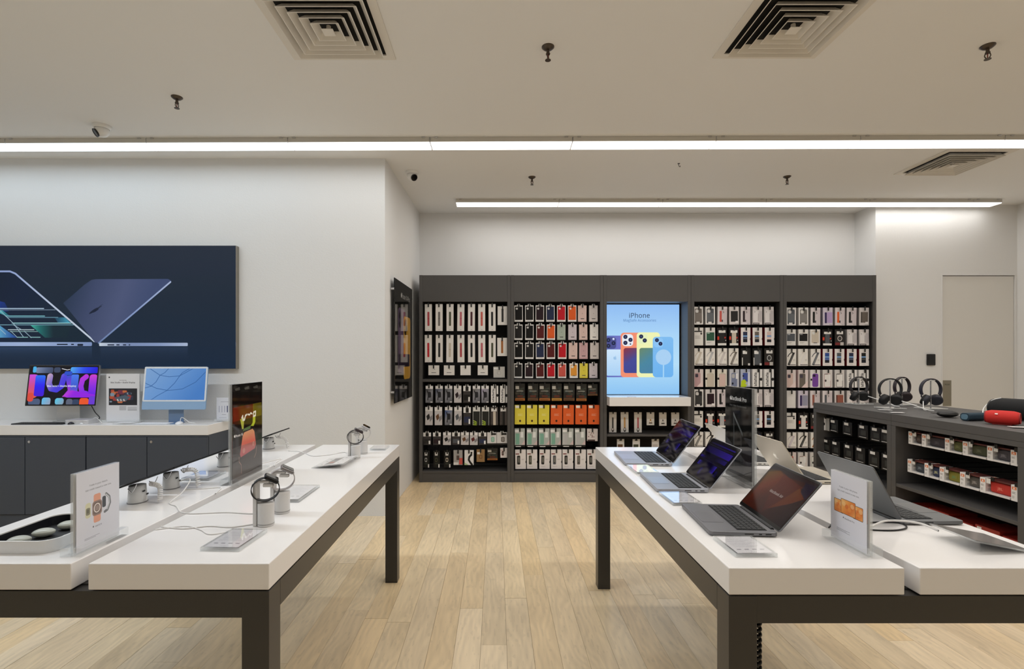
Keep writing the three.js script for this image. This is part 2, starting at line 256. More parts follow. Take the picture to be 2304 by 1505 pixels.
const ART = {   // kind: [short description with * for the colour, side colour, draw(k, colour hex)]
  band: ['slim white box with * watch band', '#e3dfdb', (k, c) => { F(k, '#eeeae6', 0, 0, 128, 192); FR(k, c, 46, 54, 36, 94, 6); F(k, 'rgba(0,0,0,.18)', 46, 96, 36, 4); F(k, 'rgba(255,255,255,.15)', 54, 58, 5, 84); F(k, '#b9b4b0', 54, 172, 22, 3); }],
  wide: ['wide white box with * watch band', '#e3dfdb', (k, c) => { F(k, '#ebe7e3', 0, 0, 128, 192); FR(k, c, 50, 26, 26, 128, 5); F(k, 'rgba(255,255,255,.15)', 54, 30, 5, 118); }],
  square: ['small square * adapter box', '#e6e2de', (k) => { F(k, '#ece9e5', 0, 0, 128, 192); F(k, '#2b2a2a', 36, 132, 54, 8); FC(k, '#444', 72, 74, 5); }],
  cable: ['small square * cable box', '#e6e2de', (k) => { F(k, '#efece9', 0, 0, 128, 192); bars(k, 26, 30, 50, 2, '#a8a4a0'); }],
  metal: ['square * charger box with round print', '#bdbbb7', (k) => { F(k, '#c6c4c0', 0, 0, 128, 192); F(k, '#eee', 4, 20, 56, 20); SL(k, '#aaa8a4', 4, [...Array(25)].map((_, i) => [64 + 20 * Math.cos(i / 24 * 6.283), 105 + 30 * Math.sin(i / 24 * 6.283)])); }],
  case: ['white frame box with * phone case', '#e9e6e3', (k, c) => { F(k, '#f0edea', 0, 0, 128, 192); F(k, c, 10, 14, 108, 150); FR(k, '#f0edea', 22, 24, 40, 34, 12); F(k, '#ddd', 30, 166, 68, 14); bars(k, 44, 132, 40, 1, 'rgba(255,255,255,.35)'); }],
  plain: ['pale box with * phone case', '#d9d2ce', (k, c) => { F(k, c, 0, 0, 128, 192); SL(k, 'rgba(255,255,255,.45)', 3, [[14, 22], [14, 160], [112, 160], [112, 22], [14, 22]]); F(k, '#3b3836', 40, 146, 52, 8); FC(k, 'rgba(0,0,0,.25)', 66, 92, 5); }],
  rim: ['white frame box with * phone case', '#efece9', (k, c) => { F(k, '#efece9', 0, 0, 128, 192); FR(k, c, 16, 18, 96, 138, 12); FR(k, '#e8e8e4', 24, 26, 38, 32, 10); F(k, '#3b3836', 42, 150, 46, 7); }],
  watchcard: ['carded watch case with * photo print', '#55555a', (k, c) => { F(k, LG(k, 0, 0, 128, 192, c, '#8e8f97', '#55565c'), 0, 0, 128, 192); F(k, '#f1eff0', 0, 0, 128, 34); FR(k, '#25262b', 38, 66, 56, 62, 16); SL(k, '#1d1e22', 15, [[30, 56], [50, 92], [40, 150]]); F(k, '#e6e4e4', 84, 170, 36, 10); }],
  darkcard: ['carded watch guard with * print', '#2e2c2c', (k, c) => { F(k, '#3a3637', 0, 0, 128, 192); F(k, '#ecebea', 0, 0, 128, 58); F(k, '#1d1b1b', 40, 10, 50, 46); F(k, c, 12, 96, 100, 60); F(k, '#eee', 88, 120, 26, 50); }],
  lightcard: ['pale carded watch guard with * photo', '#c9c5c6', (k, c) => { F(k, '#cbc7c9', 0, 0, 128, 192); F(k, '#f5f3f3', 0, 0, 128, 40); FP(k, c, [[20, 92], [66, 66], [84, 110], [40, 136]]); FP(k, '#8a888c', [[70, 110], [120, 80], [124, 120], [80, 150]]); }],
  lime: ['black card with * stripes', '#1e1f1d', (k) => { F(k, '#d5d6d3', 0, 0, 128, 192); F(k, '#252725', 8, 44, 112, 140); F(k, '#f3f2f0', 20, 10, 60, 30); for (let i = 0; i < 3; i++) SL(k, '#b3cf3c', 9, [[16, 138 + i * 20], [64, 152 + i * 14]]); }],
  vertical: ['white box with tall * lettering', '#efedeb', (k) => { F(k, '#f0eeec', 0, 0, 128, 192); k.save(); k.translate(40, 100); k.rotate(-Math.PI / 2); for (let i = 0; i < 7; i++) { F(k, '#1b1b1b', -72 + i * 20, -17, 5, 34); if (i % 2) F(k, '#1b1b1b', -72 + i * 20, -17, 13, 6); else F(k, '#1b1b1b', -72 + i * 20, 4, 13, 6); F(k, '#1b1b1b', -61 + i * 20, -10, 4, 27); } k.restore(); F(k, '#333', 84, 0, 14, 192); FC(k, '#222', 112, 104, 16); }],
  strap: ['clear box with * watch strap', '#4a4645', (k, c) => { F(k, '#57504e', 0, 0, 128, 192); F(k, '#f0eeec', 14, 14, 92, 30); F(k, c, 44, 46, 44, 140); for (let i = 0; i < 9; i++) F(k, '#2a2523', 10, 52 + i * 15, 26, 8); }],
  guard: ['white card with * watch guard', '#d8d5d4', (k, c) => { F(k, '#dedbdb', 0, 0, 128, 192); F(k, '#2a2929', 0, 158, 128, 34); FR(k, c, 52, 66, 46, 74, 16); FR(k, 'rgba(255,255,255,.3)', 60, 76, 30, 52, 10); F(k, '#222', 60, 10, 60, 28); }],
  watchblack: ['black hanging card with * watch outline', '#141414', (k, c) => { F(k, '#141514', 0, 0, 128, 192); F(k, '#efeeee', 30, 20, 54, 34); FR(k, c, 34, 78, 46, 44, 12); FR(k, '#141514', 43, 87, 28, 26, 7); F(k, '#f0eeee', 98, 146, 22, 40); F(k, '#2b2f28', 30, 130, 60, 20); }],
  silverred: ['grey card with * corner', '#9b9896', (k, c) => { F(k, '#a9a6a4', 0, 0, 128, 192); F(k, c, 78, 96, 50, 80); F(k, '#5a4c48', 42, 66, 40, 56); F(k, '#e8e6e4', 0, 150, 70, 36); }],
  whiteblack: ['white card with curved * watch', '#eeeceb', (k, c) => { F(k, '#efedec', 0, 0, 128, 192); SL(k, c, 26, [[94, 56], [66, 84], [60, 120], [80, 150], [104, 178]]); F(k, '#222', 84, 20, 24, 24); FP(k, '#bdd3a0', [[0, 192], [0, 150], [44, 172], [50, 192]]); }],
  kraft: ['kraft card with * band print', '#8a6a44', (k, c) => { F(k, '#9a7850', 0, 0, 128, 192); F(k, '#efe9e0', 10, 40, 42, 32); FR(k, c, 42, 84, 46, 50, 10); FR(k, '#9a7850', 50, 92, 30, 34, 6); }],
  camo: ['dark printed box with * base strip', '#26221d', (k, c) => { F(k, '#2e2d29', 0, 0, 128, 192); for (let i = 0; i < 26; i++) F(k, ['#3d4038', '#23211e', '#4a4438', '#2f3a38'][i % 4], rnd(0, 100), rnd(40, 140), rnd(16, 42), rnd(8, 22)); F(k, '#b9b4ab', 6, 26, 46, 34); F(k, '#5a2f22', 30, 124, 70, 24); F(k, c, 0, 156, 128, 36); F(k, 'rgba(230,225,215,.6)', 20, 76, 86, 8); F(k, 'rgba(30,25,20,.4)', 10, 168, 100, 10); }],
  bright: ['bright * box with small round mark', null, (k, c) => { F(k, c, 0, 0, 128, 192); F(k, '#f3efe6', 8, 4, 44, 24); FC(k, '#3c2417', 64, 150, 11); bars(k, 38, 84, 54, 3, 'rgba(255,255,255,.55)'); }],
  window: ['grey window box with * phone case', '#8f9590', (k, c) => { F(k, '#b5bab6', 0, 0, 128, 192); F(k, '#1e1c1d', 0, 164, 128, 28); F(k, '#f0efee', 4, 14, 50, 24); FR(k, c, 10, 50, 50, 108, 10); SL(k, 'rgba(255,255,255,.5)', 3, [[16, 60], [16, 146]]); F(k, '#e7e9e7', 74, 34, 34, 56); FP(k, '#d3bcbc', [[128, 110], [84, 160], [128, 160]]); F(k, '#eee', 12, 174, 66, 8); }],
  flower: ['small pale box with * specks', '#bcb2b0', (k, c) => { F(k, '#d8cecb', 0, 0, 128, 192); for (let i = 0; i < 9; i++) FC(k, c, rnd(14, 114), rnd(50, 130), 6); F(k, '#4a3a3a', 6, 160, 90, 26); }],
  phonebox: ['white box with small * phone print', '#e6e1df', (k, c) => { F(k, '#ebe5e3', 0, 0, 128, 192); F(k, '#7a3434', 8, 36, 40, 9); FR(k, c, 24, 56, 36, 84, 9); FR(k, '#77746c', 34, 70, 20, 58, 6); FC(k, '#2a2a2c', 43, 124, 6); bars(k, 76, 88, 34, 2, '#b2aba8'); bars(k, 22, 158, 50, 1, '#b2aba8'); F(k, '#2a2726', 122, 108, 6, 18); }],
  ringtall: ['tall white box with * loop key strap', '#dedad6', (k, c) => { F(k, '#e6e2de', 0, 0, 128, 192); F(k, '#d6d1cc', 0, 0, 128, 22); FR(k, c, 51, 46, 26, 104, 12); F(k, 'rgba(255,255,255,.35)', 60, 50, 7, 96); FC(k, '#2a2624', 64, 158, 20); FC(k, '#efebe6', 64, 154, 11); }],
  ringshort: ['short white box with * key ring', '#dedad6', (k, c) => { F(k, '#e6e2de', 0, 0, 128, 192); F(k, '#d6d1cc', 0, 0, 128, 26); FP(k, c, [[54, 98], [74, 98], [82, 148], [46, 148]]); F(k, '#332e2b', 36, 146, 58, 12); FC(k, '#efebe6', 64, 132, 12); }],
  framed: ['white framed box with * wallet', '#e0dcd8', (k, c) => { F(k, '#e9e5e1', 0, 0, 128, 192); F(k, c, 16, 60, 84, 132); F(k, '#2a2826', 40, 6, 46, 12); }],
  tall: ['white box with tall * phone print', '#a59f9e', (k, c) => { F(k, '#e2dadc', 0, 0, 128, 192); F(k, LG(k, 0, 0, 128, 0, '#e2dadc', '#cfc4c8'), 30, 20, 98, 150); FR(k, c, 28, 44, 28, 112, 6); F(k, '#4a4347', 56, 134, 16, 22); SL(k, '#3d3739', 4, [[70, 46], [84, 58], [72, 66]]); bars(k, 84, 172, 36, 1, '#4a4546'); }],
  tallwash: ['tinted box with tall * phone print', '#9c95a3', (k, c) => { F(k, '#d7cfdd', 0, 0, 128, 192); F(k, c, 56, 50, 66, 108); k.globalAlpha = 0.6; F(k, '#e6dff0', 56, 50, 66, 108); k.globalAlpha = 1; FR(k, '#3c315f', 24, 50, 28, 110, 6); bars(k, 84, 172, 36, 1, '#4a4546'); }],
  phone: ['white box with wide * phone window', '#96908f', (k, c) => { F(k, '#dad4d3', 0, 0, 128, 192); F(k, c, 22, 46, 92, 108); F(k, 'rgba(0,0,0,.35)', 22, 46, 16, 108); F(k, '#efeaea', 82, 146, 36, 20); bars(k, 74, 176, 46, 1, '#3f3b3b'); }],
  clear: ['pale box with * phone outlines', '#a6a1a0', (k) => { F(k, '#d9d2d2', 0, 0, 128, 192); FR(k, '#e9e4e4', 16, 30, 56, 128, 8); FR(k, '#c4bdbf', 84, 44, 40, 112, 8); SL(k, '#77716f', 3, [[20, 42], [36, 52], [24, 62]]); F(k, '#2d2a2a', 8, 166, 82, 20); F(k, '#cfc9c9', 16, 172, 66, 7); F(k, '#6d6664', 74, 70, 4, 80); }],
  grey: ['grey-sided box with * phone case', '#b9b5b2', (k, c) => { F(k, '#e4e1de', 0, 0, 128, 192); FR(k, c, 18, 20, 92, 150, 12); FR(k, '#e4e1de', 26, 28, 40, 34, 10); F(k, '#e9e6e4', 36, 154, 46, 28); FR(k, 'rgba(255,255,255,.12)', 22, 66, 84, 80, 8); }],
  text: ['white box with printed * text', '#c9c4bf', (k) => { F(k, '#e9e5df', 0, 0, 128, 192); F(k, '#2a2828', 10, 34, 100, 12); bars(k, 18, 84, 80, 5, '#a39d98'); FC(k, '#3b3536', 100, 62, 12); }],
  block: ['white box with * upper panel', '#a7a29f', (k, c) => { F(k, '#e9e6e2', 0, 0, 128, 192); F(k, c, 14, 50, 104, 84); F(k, 'rgba(255,255,255,.5)', 22, 52, 34, 12); bars(k, 20, 148, 60, 2, '#8f8a86'); }],
  redblack: ['red-black box with * phone case', '#1c1718', (k, c) => { F(k, '#1b1617', 0, 0, 128, 192); F(k, c, 36, 36, 58, 140); F(k, '#f2efea', 20, 28, 90, 26); F(k, '#eceae5', 8, 160, 112, 30); F(k, '#d8442f', 2, 90, 24, 36); FC(k, '#c23a2c', 104, 104, 10); FC(k, '#d6d0ca', 112, 132, 6); }],
  screen: ['white red-edged box with * screen', '#6e1420', (k, c) => { F(k, '#efe9e7', 0, 0, 128, 192); F(k, c, 30, 44, 56, 106); F(k, '#7fa8d8', 30, 80, 56, 16); F(k, '#1c1f2a', 30, 122, 56, 28); F(k, 'rgba(255,255,255,.5)', 34, 108, 48, 5); bars(k, 30, 164, 50, 1, '#a59e9b'); F(k, '#2a2524', 122, 108, 6, 20); }],
  diagonal: ['white box with slanted * phone', '#c5c0b9', (k, c) => { F(k, '#efebe5', 0, 0, 128, 192); FP(k, c, [[16, 172], [84, 40], [112, 40], [44, 178]]); FP(k, 'rgba(255,255,255,.35)', [[32, 164], [84, 62], [92, 62], [44, 166]]); SL(k, c, 9, [[20, 84], [34, 62], [58, 44], [84, 40]]); F(k, '#2a2725', 26, 168, 96, 6); bars(k, 88, 112, 30, 3, '#b6aea6'); }],
  darkcase: ['box holding a * phone case on black', '#201e1e', (k, c) => { F(k, '#151414', 0, 0, 128, 192); FR(k, c, 24, 20, 84, 156, 12); F(k, '#efeeed', 22, 26, 58, 36); F(k, '#d8d6d4', 12, 100, 12, 84); F(k, '#d8d6d4', 92, 160, 26, 26); }],
  ring: ['black box with * magnet ring print', '#120f0f', (k, c) => { F(k, '#2b2725', 0, 0, 128, 192); F(k, '#ece9e6', 26, 22, 82, 34); k.strokeStyle = c; k.lineWidth = 10; k.beginPath(); k.arc(66, 104, 26, 0, 7); k.stroke(); FC(k, '#4c4a48', 66, 104, 12); F(k, '#7c2a2a', 6, 150, 60, 30); F(k, '#c8c2bd', 72, 146, 44, 40); }],
  pinkfold: ['white and pink box with * phone case', '#d6bdbd', (k, c) => { F(k, '#e3d6d4', 0, 0, 128, 192); FR(k, c, 14, 40, 78, 152, 12); FR(k, '#4a4450', 22, 50, 38, 34, 8); FP(k, '#efd9d6', [[128, 110], [128, 192], [30, 192]]); }],
  pastel: ['cream box with * phone case', '#2a2725', (k, c) => { F(k, '#e5e0d4', 0, 0, 128, 192); FR(k, c, 22, 46, 90, 134, 12); FR(k, '#bdb6a2', 22, 46, 90, 134, 12); FR(k, c, 27, 51, 80, 124, 10); F(k, '#1d1b1a', 2, 88, 24, 20); }],
  stripe: ['pale blue box with * lens stripes', '#9a9ca6', (k, c) => { F(k, '#c9cbd4', 0, 0, 128, 192); FR(k, '#7d86a4', 26, 40, 76, 144, 12); FR(k, c, 32, 50, 40, 42, 12); FC(k, '#20242f', 44, 148, 12); F(k, '#e9e9ec', 84, 44, 30, 56); }],
  neon: ['blue box with * hand print', '#9aa0b2', (k, c) => { F(k, '#b9c0d6', 0, 0, 128, 192); F(k, '#4b5ca8', 30, 40, 66, 90); FP(k, c, [[0, 192], [10, 120], [50, 104], [80, 130], [60, 150], [84, 160], [60, 192]]); FC(k, '#20242f', 36, 70, 10); F(k, '#dfe3ee', 98, 30, 26, 140); }],
  solid: ['white box with solid * phone case', '#e6e2df', (k, c) => { F(k, '#ece8e6', 0, 0, 128, 192); FR(k, c, 26, 40, 78, 136, 20); FR(k, '#241d2c', 34, 50, 32, 22, 6); F(k, '#1d1b1a', 4, 92, 20, 20); }],
  clearcase: ['pale box with clear * phone case', '#b6b0ae', (k, c) => { F(k, '#dedad7', 0, 0, 128, 192); FR(k, c, 20, 40, 86, 140, 14); FR(k, '#eeebe8', 26, 46, 74, 128, 10); F(k, '#f3f1ef', 78, 46, 26, 66); FC(k, '#4a4547', 38, 112, 12); SL(k, '#5d5856', 5, [[24, 46], [64, 46]]); }],
};
function artCell(kind, colour) { const [, side, draw] = ART[kind], hex = CN[colour]; return cell(draw.length > 1 ? kind + colour : kind, (k) => draw(k, hex), side ?? hex); }

// ---------- wall shelving: five bays ----------
const ZC = -5.95, BACK = 0.5;                                     // front plane of the bays and their depth
const BAYS = [[943, 1149], [1149, 1358], [1358, 1555], [1555, 1763], [1763, 1972]].map(([a, b]) => [X(a, 5.95), X(b, 5.95)]);
const bayName = ['first', 'second', 'third', 'fourth', 'fifth'];
const bayWith = ['with the watch bands', 'with the yellow and orange boxes', 'with the lit screen', 'next to the lit screen', 'at the door end'];
const HOOK_ROD = (L) => cy(0.0026, L, 0, 0, -L / 2, 'z', 0.0026, 8);
const hookGeo = {};
const bays = BAYS.map(([x0, x1], i) => {
  const xc = (x0 + x1) / 2, w = x1 - x0, hw = w / 2, e = 0.037, o = thing('display_cabinet', `tall dark wall cabinet, ${bayName[i]} of five from the left, ${bayWith[i]}`, 'display cabinet', [xc, 0, ZC], 0, 'wall display cabinets');
  const top = 2.413, open = 2.106, floorY = 0.13;
  for (const s of [-1, 1]) part('side_panel', bx(e, top, BACK, s * (hw - e / 2 - 0.001), top / 2, -BACK / 2, 0.002), LAMINATE, o);
  part('header_panel', bxx(-hw + e, hw - e, open, top - 0.001, -BACK + 0.02, -0.004), LAMINATE, o);
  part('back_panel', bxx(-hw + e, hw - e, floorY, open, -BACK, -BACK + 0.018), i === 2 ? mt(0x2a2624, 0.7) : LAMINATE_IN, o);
  part('base_shelf', bxx(-hw + e, hw - e, floorY - 0.025, floorY, -BACK + 0.018, -0.001, 0.002), LAMINATE, o);
  part('plinth', bxx(-hw + e, hw - e, 0, floorY - 0.026, -BACK + 0.02, -0.006), LAMINATE, o);
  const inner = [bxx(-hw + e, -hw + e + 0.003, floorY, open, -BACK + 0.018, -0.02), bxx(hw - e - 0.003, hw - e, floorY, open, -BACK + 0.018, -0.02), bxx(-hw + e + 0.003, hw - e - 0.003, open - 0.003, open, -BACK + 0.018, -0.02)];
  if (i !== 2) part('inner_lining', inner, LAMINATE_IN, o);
  if (i < 2) part('shelf', bxx(-hw + e, hw - e, Y(859, 5.97), Y(853, 5.97), -BACK + 0.018, -0.012, 0.002), LAMINATE, o);
  if (i === 2) part('shelf', bxx(-hw + e, hw - e, Y(981.5, 6.0), Y(977, 6.0), -BACK + 0.018, -0.03, 0.002), LAMINATE, o);
  return o;
});
function addHook(bay, x, y, zf, flag = 1, zb = ZC - BACK + 0.018) {
  const L = zf - zb, k = L.toFixed(2) + flag;
  hookGeo[k] ??= join([HOOK_ROD(L), bx(0.016, 0.05 * flag, 0.003, 0, -0.016 * flag, 0.0015, 0.001), bx(0.05, 0.005, 0.003, 0, 0.006, -L + 0.003)]);
  part('hook', hookGeo[k], BLACK, bay, [x - bay.position.x, y - bay.position.y, zf - bay.position.z]);
}
const tabGeo = bx(0.034, 0.018, 0.0015, 0, 0.009, 0), caseGeos = {};
function pack(kind, colour, x, yTop, w, h, t, zFront, label, group, opt = {}) {
  const o = thing('hanging_package', label, 'packaged accessory', [x, yTop - h, zFront - t], 0, group);
  part('box', printBox(w, h, t, artCell(kind, colour)).translate(0, h / 2, t / 2), PRINT, o);
  if (opt.tab) part('hang_tab', tabGeo, mt(opt.tab, 0.5), o, [0, h - 0.002, t - 0.002]);
  if (kind === 'case') {   // the case itself stands proud in its frame
    const k = w.toFixed(3) + h.toFixed(3);
    if (!caseGeos[k]) { const s = rr(w * 0.78, h * 0.78, w * 0.11, 0, 0.0), hole = new THREE.Path(); hole.absarc(-w * 0.2, h * 0.26, w * 0.13, 0, Math.PI * 2, true); s.holes.push(hole); caseGeos[k] = ex(s, 0.006, 0.001, 5); }
    part('phone_case', caseGeos[k], mt(CN[colour], 0.6, { specularIntensity: 0.35 }), o, [0, h * 0.54, t - 0.001]);
  }
  o.rotation.z = opt.tilt ?? 0;
  return o;
}
function row(b, rowNo, y0, y1, zf, t, items, opt = {}) {    // items: [kind, colour, left, right, top?, bottom?] in picture units on that bay's package plane
  const d = -zf;
  items.forEach(([kind, colour, l, r, ya = y0, yb = y1], i) => {
    const x = (X(l, d) + X(r, d)) / 2, w = X(r, d) - X(l, d), yt = Y(ya, d), h = yt - Y(yb, d);
    const label = `${ART[kind][0].replace('*', colour)}, ${ordinal[i]} in ${ordinal[rowNo]} row, ${bayName[b]} bay`;
    const hk = opt.tab ? 0.012 : 0.004;
    pack(kind, colour, x + rnd(-0.001, 0.001), yt, w, h, Math.min(t, w * 0.6), zf + rnd(-0.008, 0.004), label, `packages on the ${bayName[b]} display bay`, { tab: opt.tab, tilt: rnd(-0.012, 0.012) });
    addHook(bays[b], x, yt + hk, zf + 0.012, opt.flag ?? 1);
  });
}
const seqItems = (spec, x0, pitch, w) => spec.split(' ').map((s, i) => { const [k, c] = s.split(':'); return [k, c.replace('_', ' '), x0 + pitch * i, x0 + pitch * i + w]; });
const atItems = (spec, xs, w) => spec.split(' ').map((s, i) => { const [k, c] = s.split(':'); return Array.isArray(xs[i]) ? [k, c.replace('_', ' '), ...xs[i]] : [k, c.replace('_', ' '), xs[i], xs[i] + w]; });
const P1 = -6.0;
// first bay
row(0, 0, 684, 744.6, P1, 0.02, atItems('band:red band:grey band:olive band:rose band:wine band:coral band:black wide:charcoal', [956.2, 980, 1004.5, 1028.7, 1052.6, 1076, 1099.6, [1119.6, 1142, 689, 731]], 15.7));
row(0, 1, 753.5, 815, P1, 0.02, atItems('band:crimson band:charcoal band:beige band:red band:black band:rose band:olive wide:tan', [955.8, 980, 1004.2, 1029.3, 1053, 1076.3, 1099.6, [1119, 1141, 760, 801]], 15.7));
row(0, 2, 822, 844, P1, 0.025, atItems('square:white square:silver cable:white square:black metal:grey', [[963.8, 987.9], [998.8, 1022.6], [1036, 1059], [1075, 1097.7], [1110.5, 1136, 825, 849.5]]));
row(0, 3, 868, 906, P1, 0.03, atItems('watchcard:charcoal watchcard:navy watchcard:slate lightcard:plum darkcard:black watchcard:grey watchcard:lavender vertical:black vertical:charcoal', [957.3, 980, 1001, 1021.7, 1042.2, 1063.7, 1083.4, 1104.8, 1124.8], 16.5), { tab: '#e8e6e4' });
row(0, 4, 916, 956.5, P1, 0.03, atItems('lightcard:charcoal lightcard:brown watchcard:blue lightcard:slate darkcard:navy lime:green lime:yellow strap:beige strap:black', [956.4, 978.2, 1000.7, 1022, 1042.7, 1063.7, 1083.8, 1104.2, 1124.8], 16.6), { tab: '#e8e6e4' });
row(0, 5, 973, 1001, P1, 0.03, atItems('darkcard:charcoal darkcard:plum lightcard:black darkcard:slate lightcard:brown lightcard:maroon darkcard:navy guard:mint guard:taupe', [952.5, 974.3, 996.8, 1017.5, 1037, 1057, 1076.7, [1096.2, 1117.2], [1118.2, 1141]], 17.6), { tab: '#e8e6e4' });
row(0, 6, 1014, 1052, P1, 0.025, atItems('watchblack:silver watchblack:olive watchblack:beige silverred:coral whiteblack:black kraft:brown camo:tan phonebox:maroon', [[952, 966.3], [975.3, 989.6], [998.8, 1014], [1020.7, 1040.8, 1013, 1046], [1045, 1065.6, 1013, 1046], [1072.3, 1090.4, 1011, 1039], [1096.7, 1119.6, 1008.5, 1035], [1125.8, 1142.2, 1008, 1029.6]]));
// second bay
const W2 = [[1157.7, 1181.7, 1205, 1228.9, 1253.3, 1278, 1301, 1325.9], [1157.3, 1181.7, 1206.4, 1230.4, 1254, 1279, 1303.4, 1327.8], [1157.3, 1181.7, 1206, 1229.9, 1255.6, 1279.9, 1303.4, 1327.8], [1156.7, 1181, 1206.5, 1231, 1255.6, 1282, 1304, 1326.3]];
row(1, 0, 687, 723.5, P1, 0.03, atItems('case:black case:charcoal case:plum case:navy case:crimson case:orange plain:pale_pink plain:pale_grey', W2[0], 19), { tab: '#efecea' });
row(1, 1, 730, 764.5, P1, 0.03, atItems('case:charcoal case:black case:maroon case:orange plain:sage plain:lilac plain:pale_pink plain:white', W2[1], 18.5), { tab: '#efecea' });
row(1, 2, 771, 807.5, P1, 0.03, atItems('case:black case:charcoal case:navy case:maroon case:crimson plain:pale_pink plain:pink plain:pale_grey', W2[2], 19), { tab: '#efecea' });
row(1, 3, 817.5, 850.5, P1, 0.03, atItems('case:charcoal case:plum case:maroon case:crimson case:coral rim:amber plain:yellow plain:lilac', W2[3], 18.3), { tab: '#efecea' });
row(1, 4, 863, 901.5, P1, 0.05, atItems('camo:tan camo:brown camo:tan camo:kraftless camo:brown camo:tan camo:brown'.replace('kraftless', 'gold'), [[1159, 1181], [1187.5, 1210.8], [1213.2, 1237.8], [1241.3, 1263.8], [1268, 1292.8], [1297, 1320, 863.5, 902], [1323, 1344.8, 864, 890]]));
row(1, 5, 911.5, 954.6, P1, 0.05, atItems('bright:yellow bright:yellow bright:yellow bright:orange bright:orange bright:orange bright:orange', [[1158, 1182], [1185, 1208.8], [1211.7, 1235.6], [1239, 1264.6], [1267, 1291], [1295, 1320], [1323.4, 1348]]));
row(1, 6, 964, 1005.5, P1, 0.045, atItems('window:mint window:mint window:mint window:mint window:silver window:silver flower:maroon', [[1158.2, 1181], [1185, 1208.8], [1212.3, 1236.5], [1238.4, 1262], [1265.5, 1290.4], [1293.8, 1317], [1321, 1344.8, 965, 992.5]]));
row(1, 7, 1012, 1055, P1, 0.045, atItems('phonebox:charcoal phonebox:olive phonebox:charcoal phonebox:slate phonebox:charcoal phonebox:taupe phonebox:black', [[1159.2, 1183.4], [1185.6, 1209], [1213.6, 1237], [1240, 1263.9], [1266, 1290], [1293.8, 1318], [1321.5, 1345.4]]));
// third bay, under the screen
row(2, 0, 927.5, 973, -6.08, 0.012, atItems('ringtall:charcoal ringtall:gold ringtall:red ringshort:gold ringshort:grey ringshort:taupe', [[1370.6, 1387.2], [1397.3, 1414.5], [1427, 1443.7], [1455, 1471.8, 927.5, 956.5], [1483.2, 1499.5, 928, 957.8], [1510.5, 1528, 928, 957.5]]), { flag: 0.5 });
row(2, 1, 988, 1024, -6.08, 0.012, atItems('framed:brown framed:olive framed:pale_grey', [[1388.7, 1405], [1423, 1439.3], [1467, 1483.2]]), { flag: 0.5 });
// fourth and fifth bays
const T4 = 0.055, R4 = [[690, 730], [737, 777], [783.5, 822], [830.5, 870.5], [876, 915.5], [925, 962], [972, 1004.5], [1013, 1055]], R5 = [[692, 732], [741, 777], [785, 823], [832, 872], [879, 918], [929, 965], [973, 1008], [1018, 1056]];
const A4 = ['grey:taupe grey:slate tall:coral phone:charcoal tall:plum clear:grey clear:silver', 'text:grey block:green redblack:charcoal redblack:beige screen:navy screen:taupe screen:pale_pink', 'diagonal:beige diagonal:silver diagonal:pale_grey diagonal:taupe darkcase:charcoal darkcase:slate ring:silver', 'pinkfold:pink pastel:beige pastel:pale_pink stripe:silver neon:lime vertical:grey vertical:taupe', 'grey:charcoal phone:plum tall:charcoal tall:rust phone:slate clear:lilac clear:pale_grey', 'text:black redblack:pale_grey redblack:silver screen:slate screen:blue screen:grey screen:charcoal', 'diagonal:grey diagonal:charcoal diagonal:olive darkcase:plum redblack:grey darkcase:navy ring:white', 'pinkfold:lilac clearcase:silver clearcase:beige pinkfold:pale_grey grey:silver clear:taupe pinkfold:rose'];
const A5 = ['grey:slate grey:grey tall:black tallwash:purple tall:orange tall:charcoal phone:taupe', 'block:slate block:black rim:beige redblack:slate ring:pale_grey clear:white clear:beige', 'diagonal:charcoal diagonal:white diagonal:slate screen:blue screen:slate screen:navy screen:black', 'pinkfold:pale_pink pinkfold:taupe solid:purple clearcase:pink clearcase:grey vertical:plum vertical:slate', 'grey:white tallwash:navy tall:rust tall:slate phone:rust clear:black clear:plum', 'text:beige redblack:white ring:beige text:silver block:grey screen:olive screen:plum', 'diagonal:lilac diagonal:black diagonal:tan pinkfold:sage clearcase:lilac grey:plum ring:grey', 'pinkfold:coral clearcase:pale_pink clearcase:sage grey:lilac pinkfold:silver grey:beige tall:navy'];
A4.forEach((s, i) => row(3, i, R4[i][0], R4[i][1], P1, T4, seqItems(s, 1560.9, 26.6, 21.4)));
A5.forEach((s, i) => row(4, i, R5[i][0], R5[i][1], P1, T4, seqItems(s, 1769.2, 27.4, 21.8)));
ATLAS_TEX.needsUpdate = true;

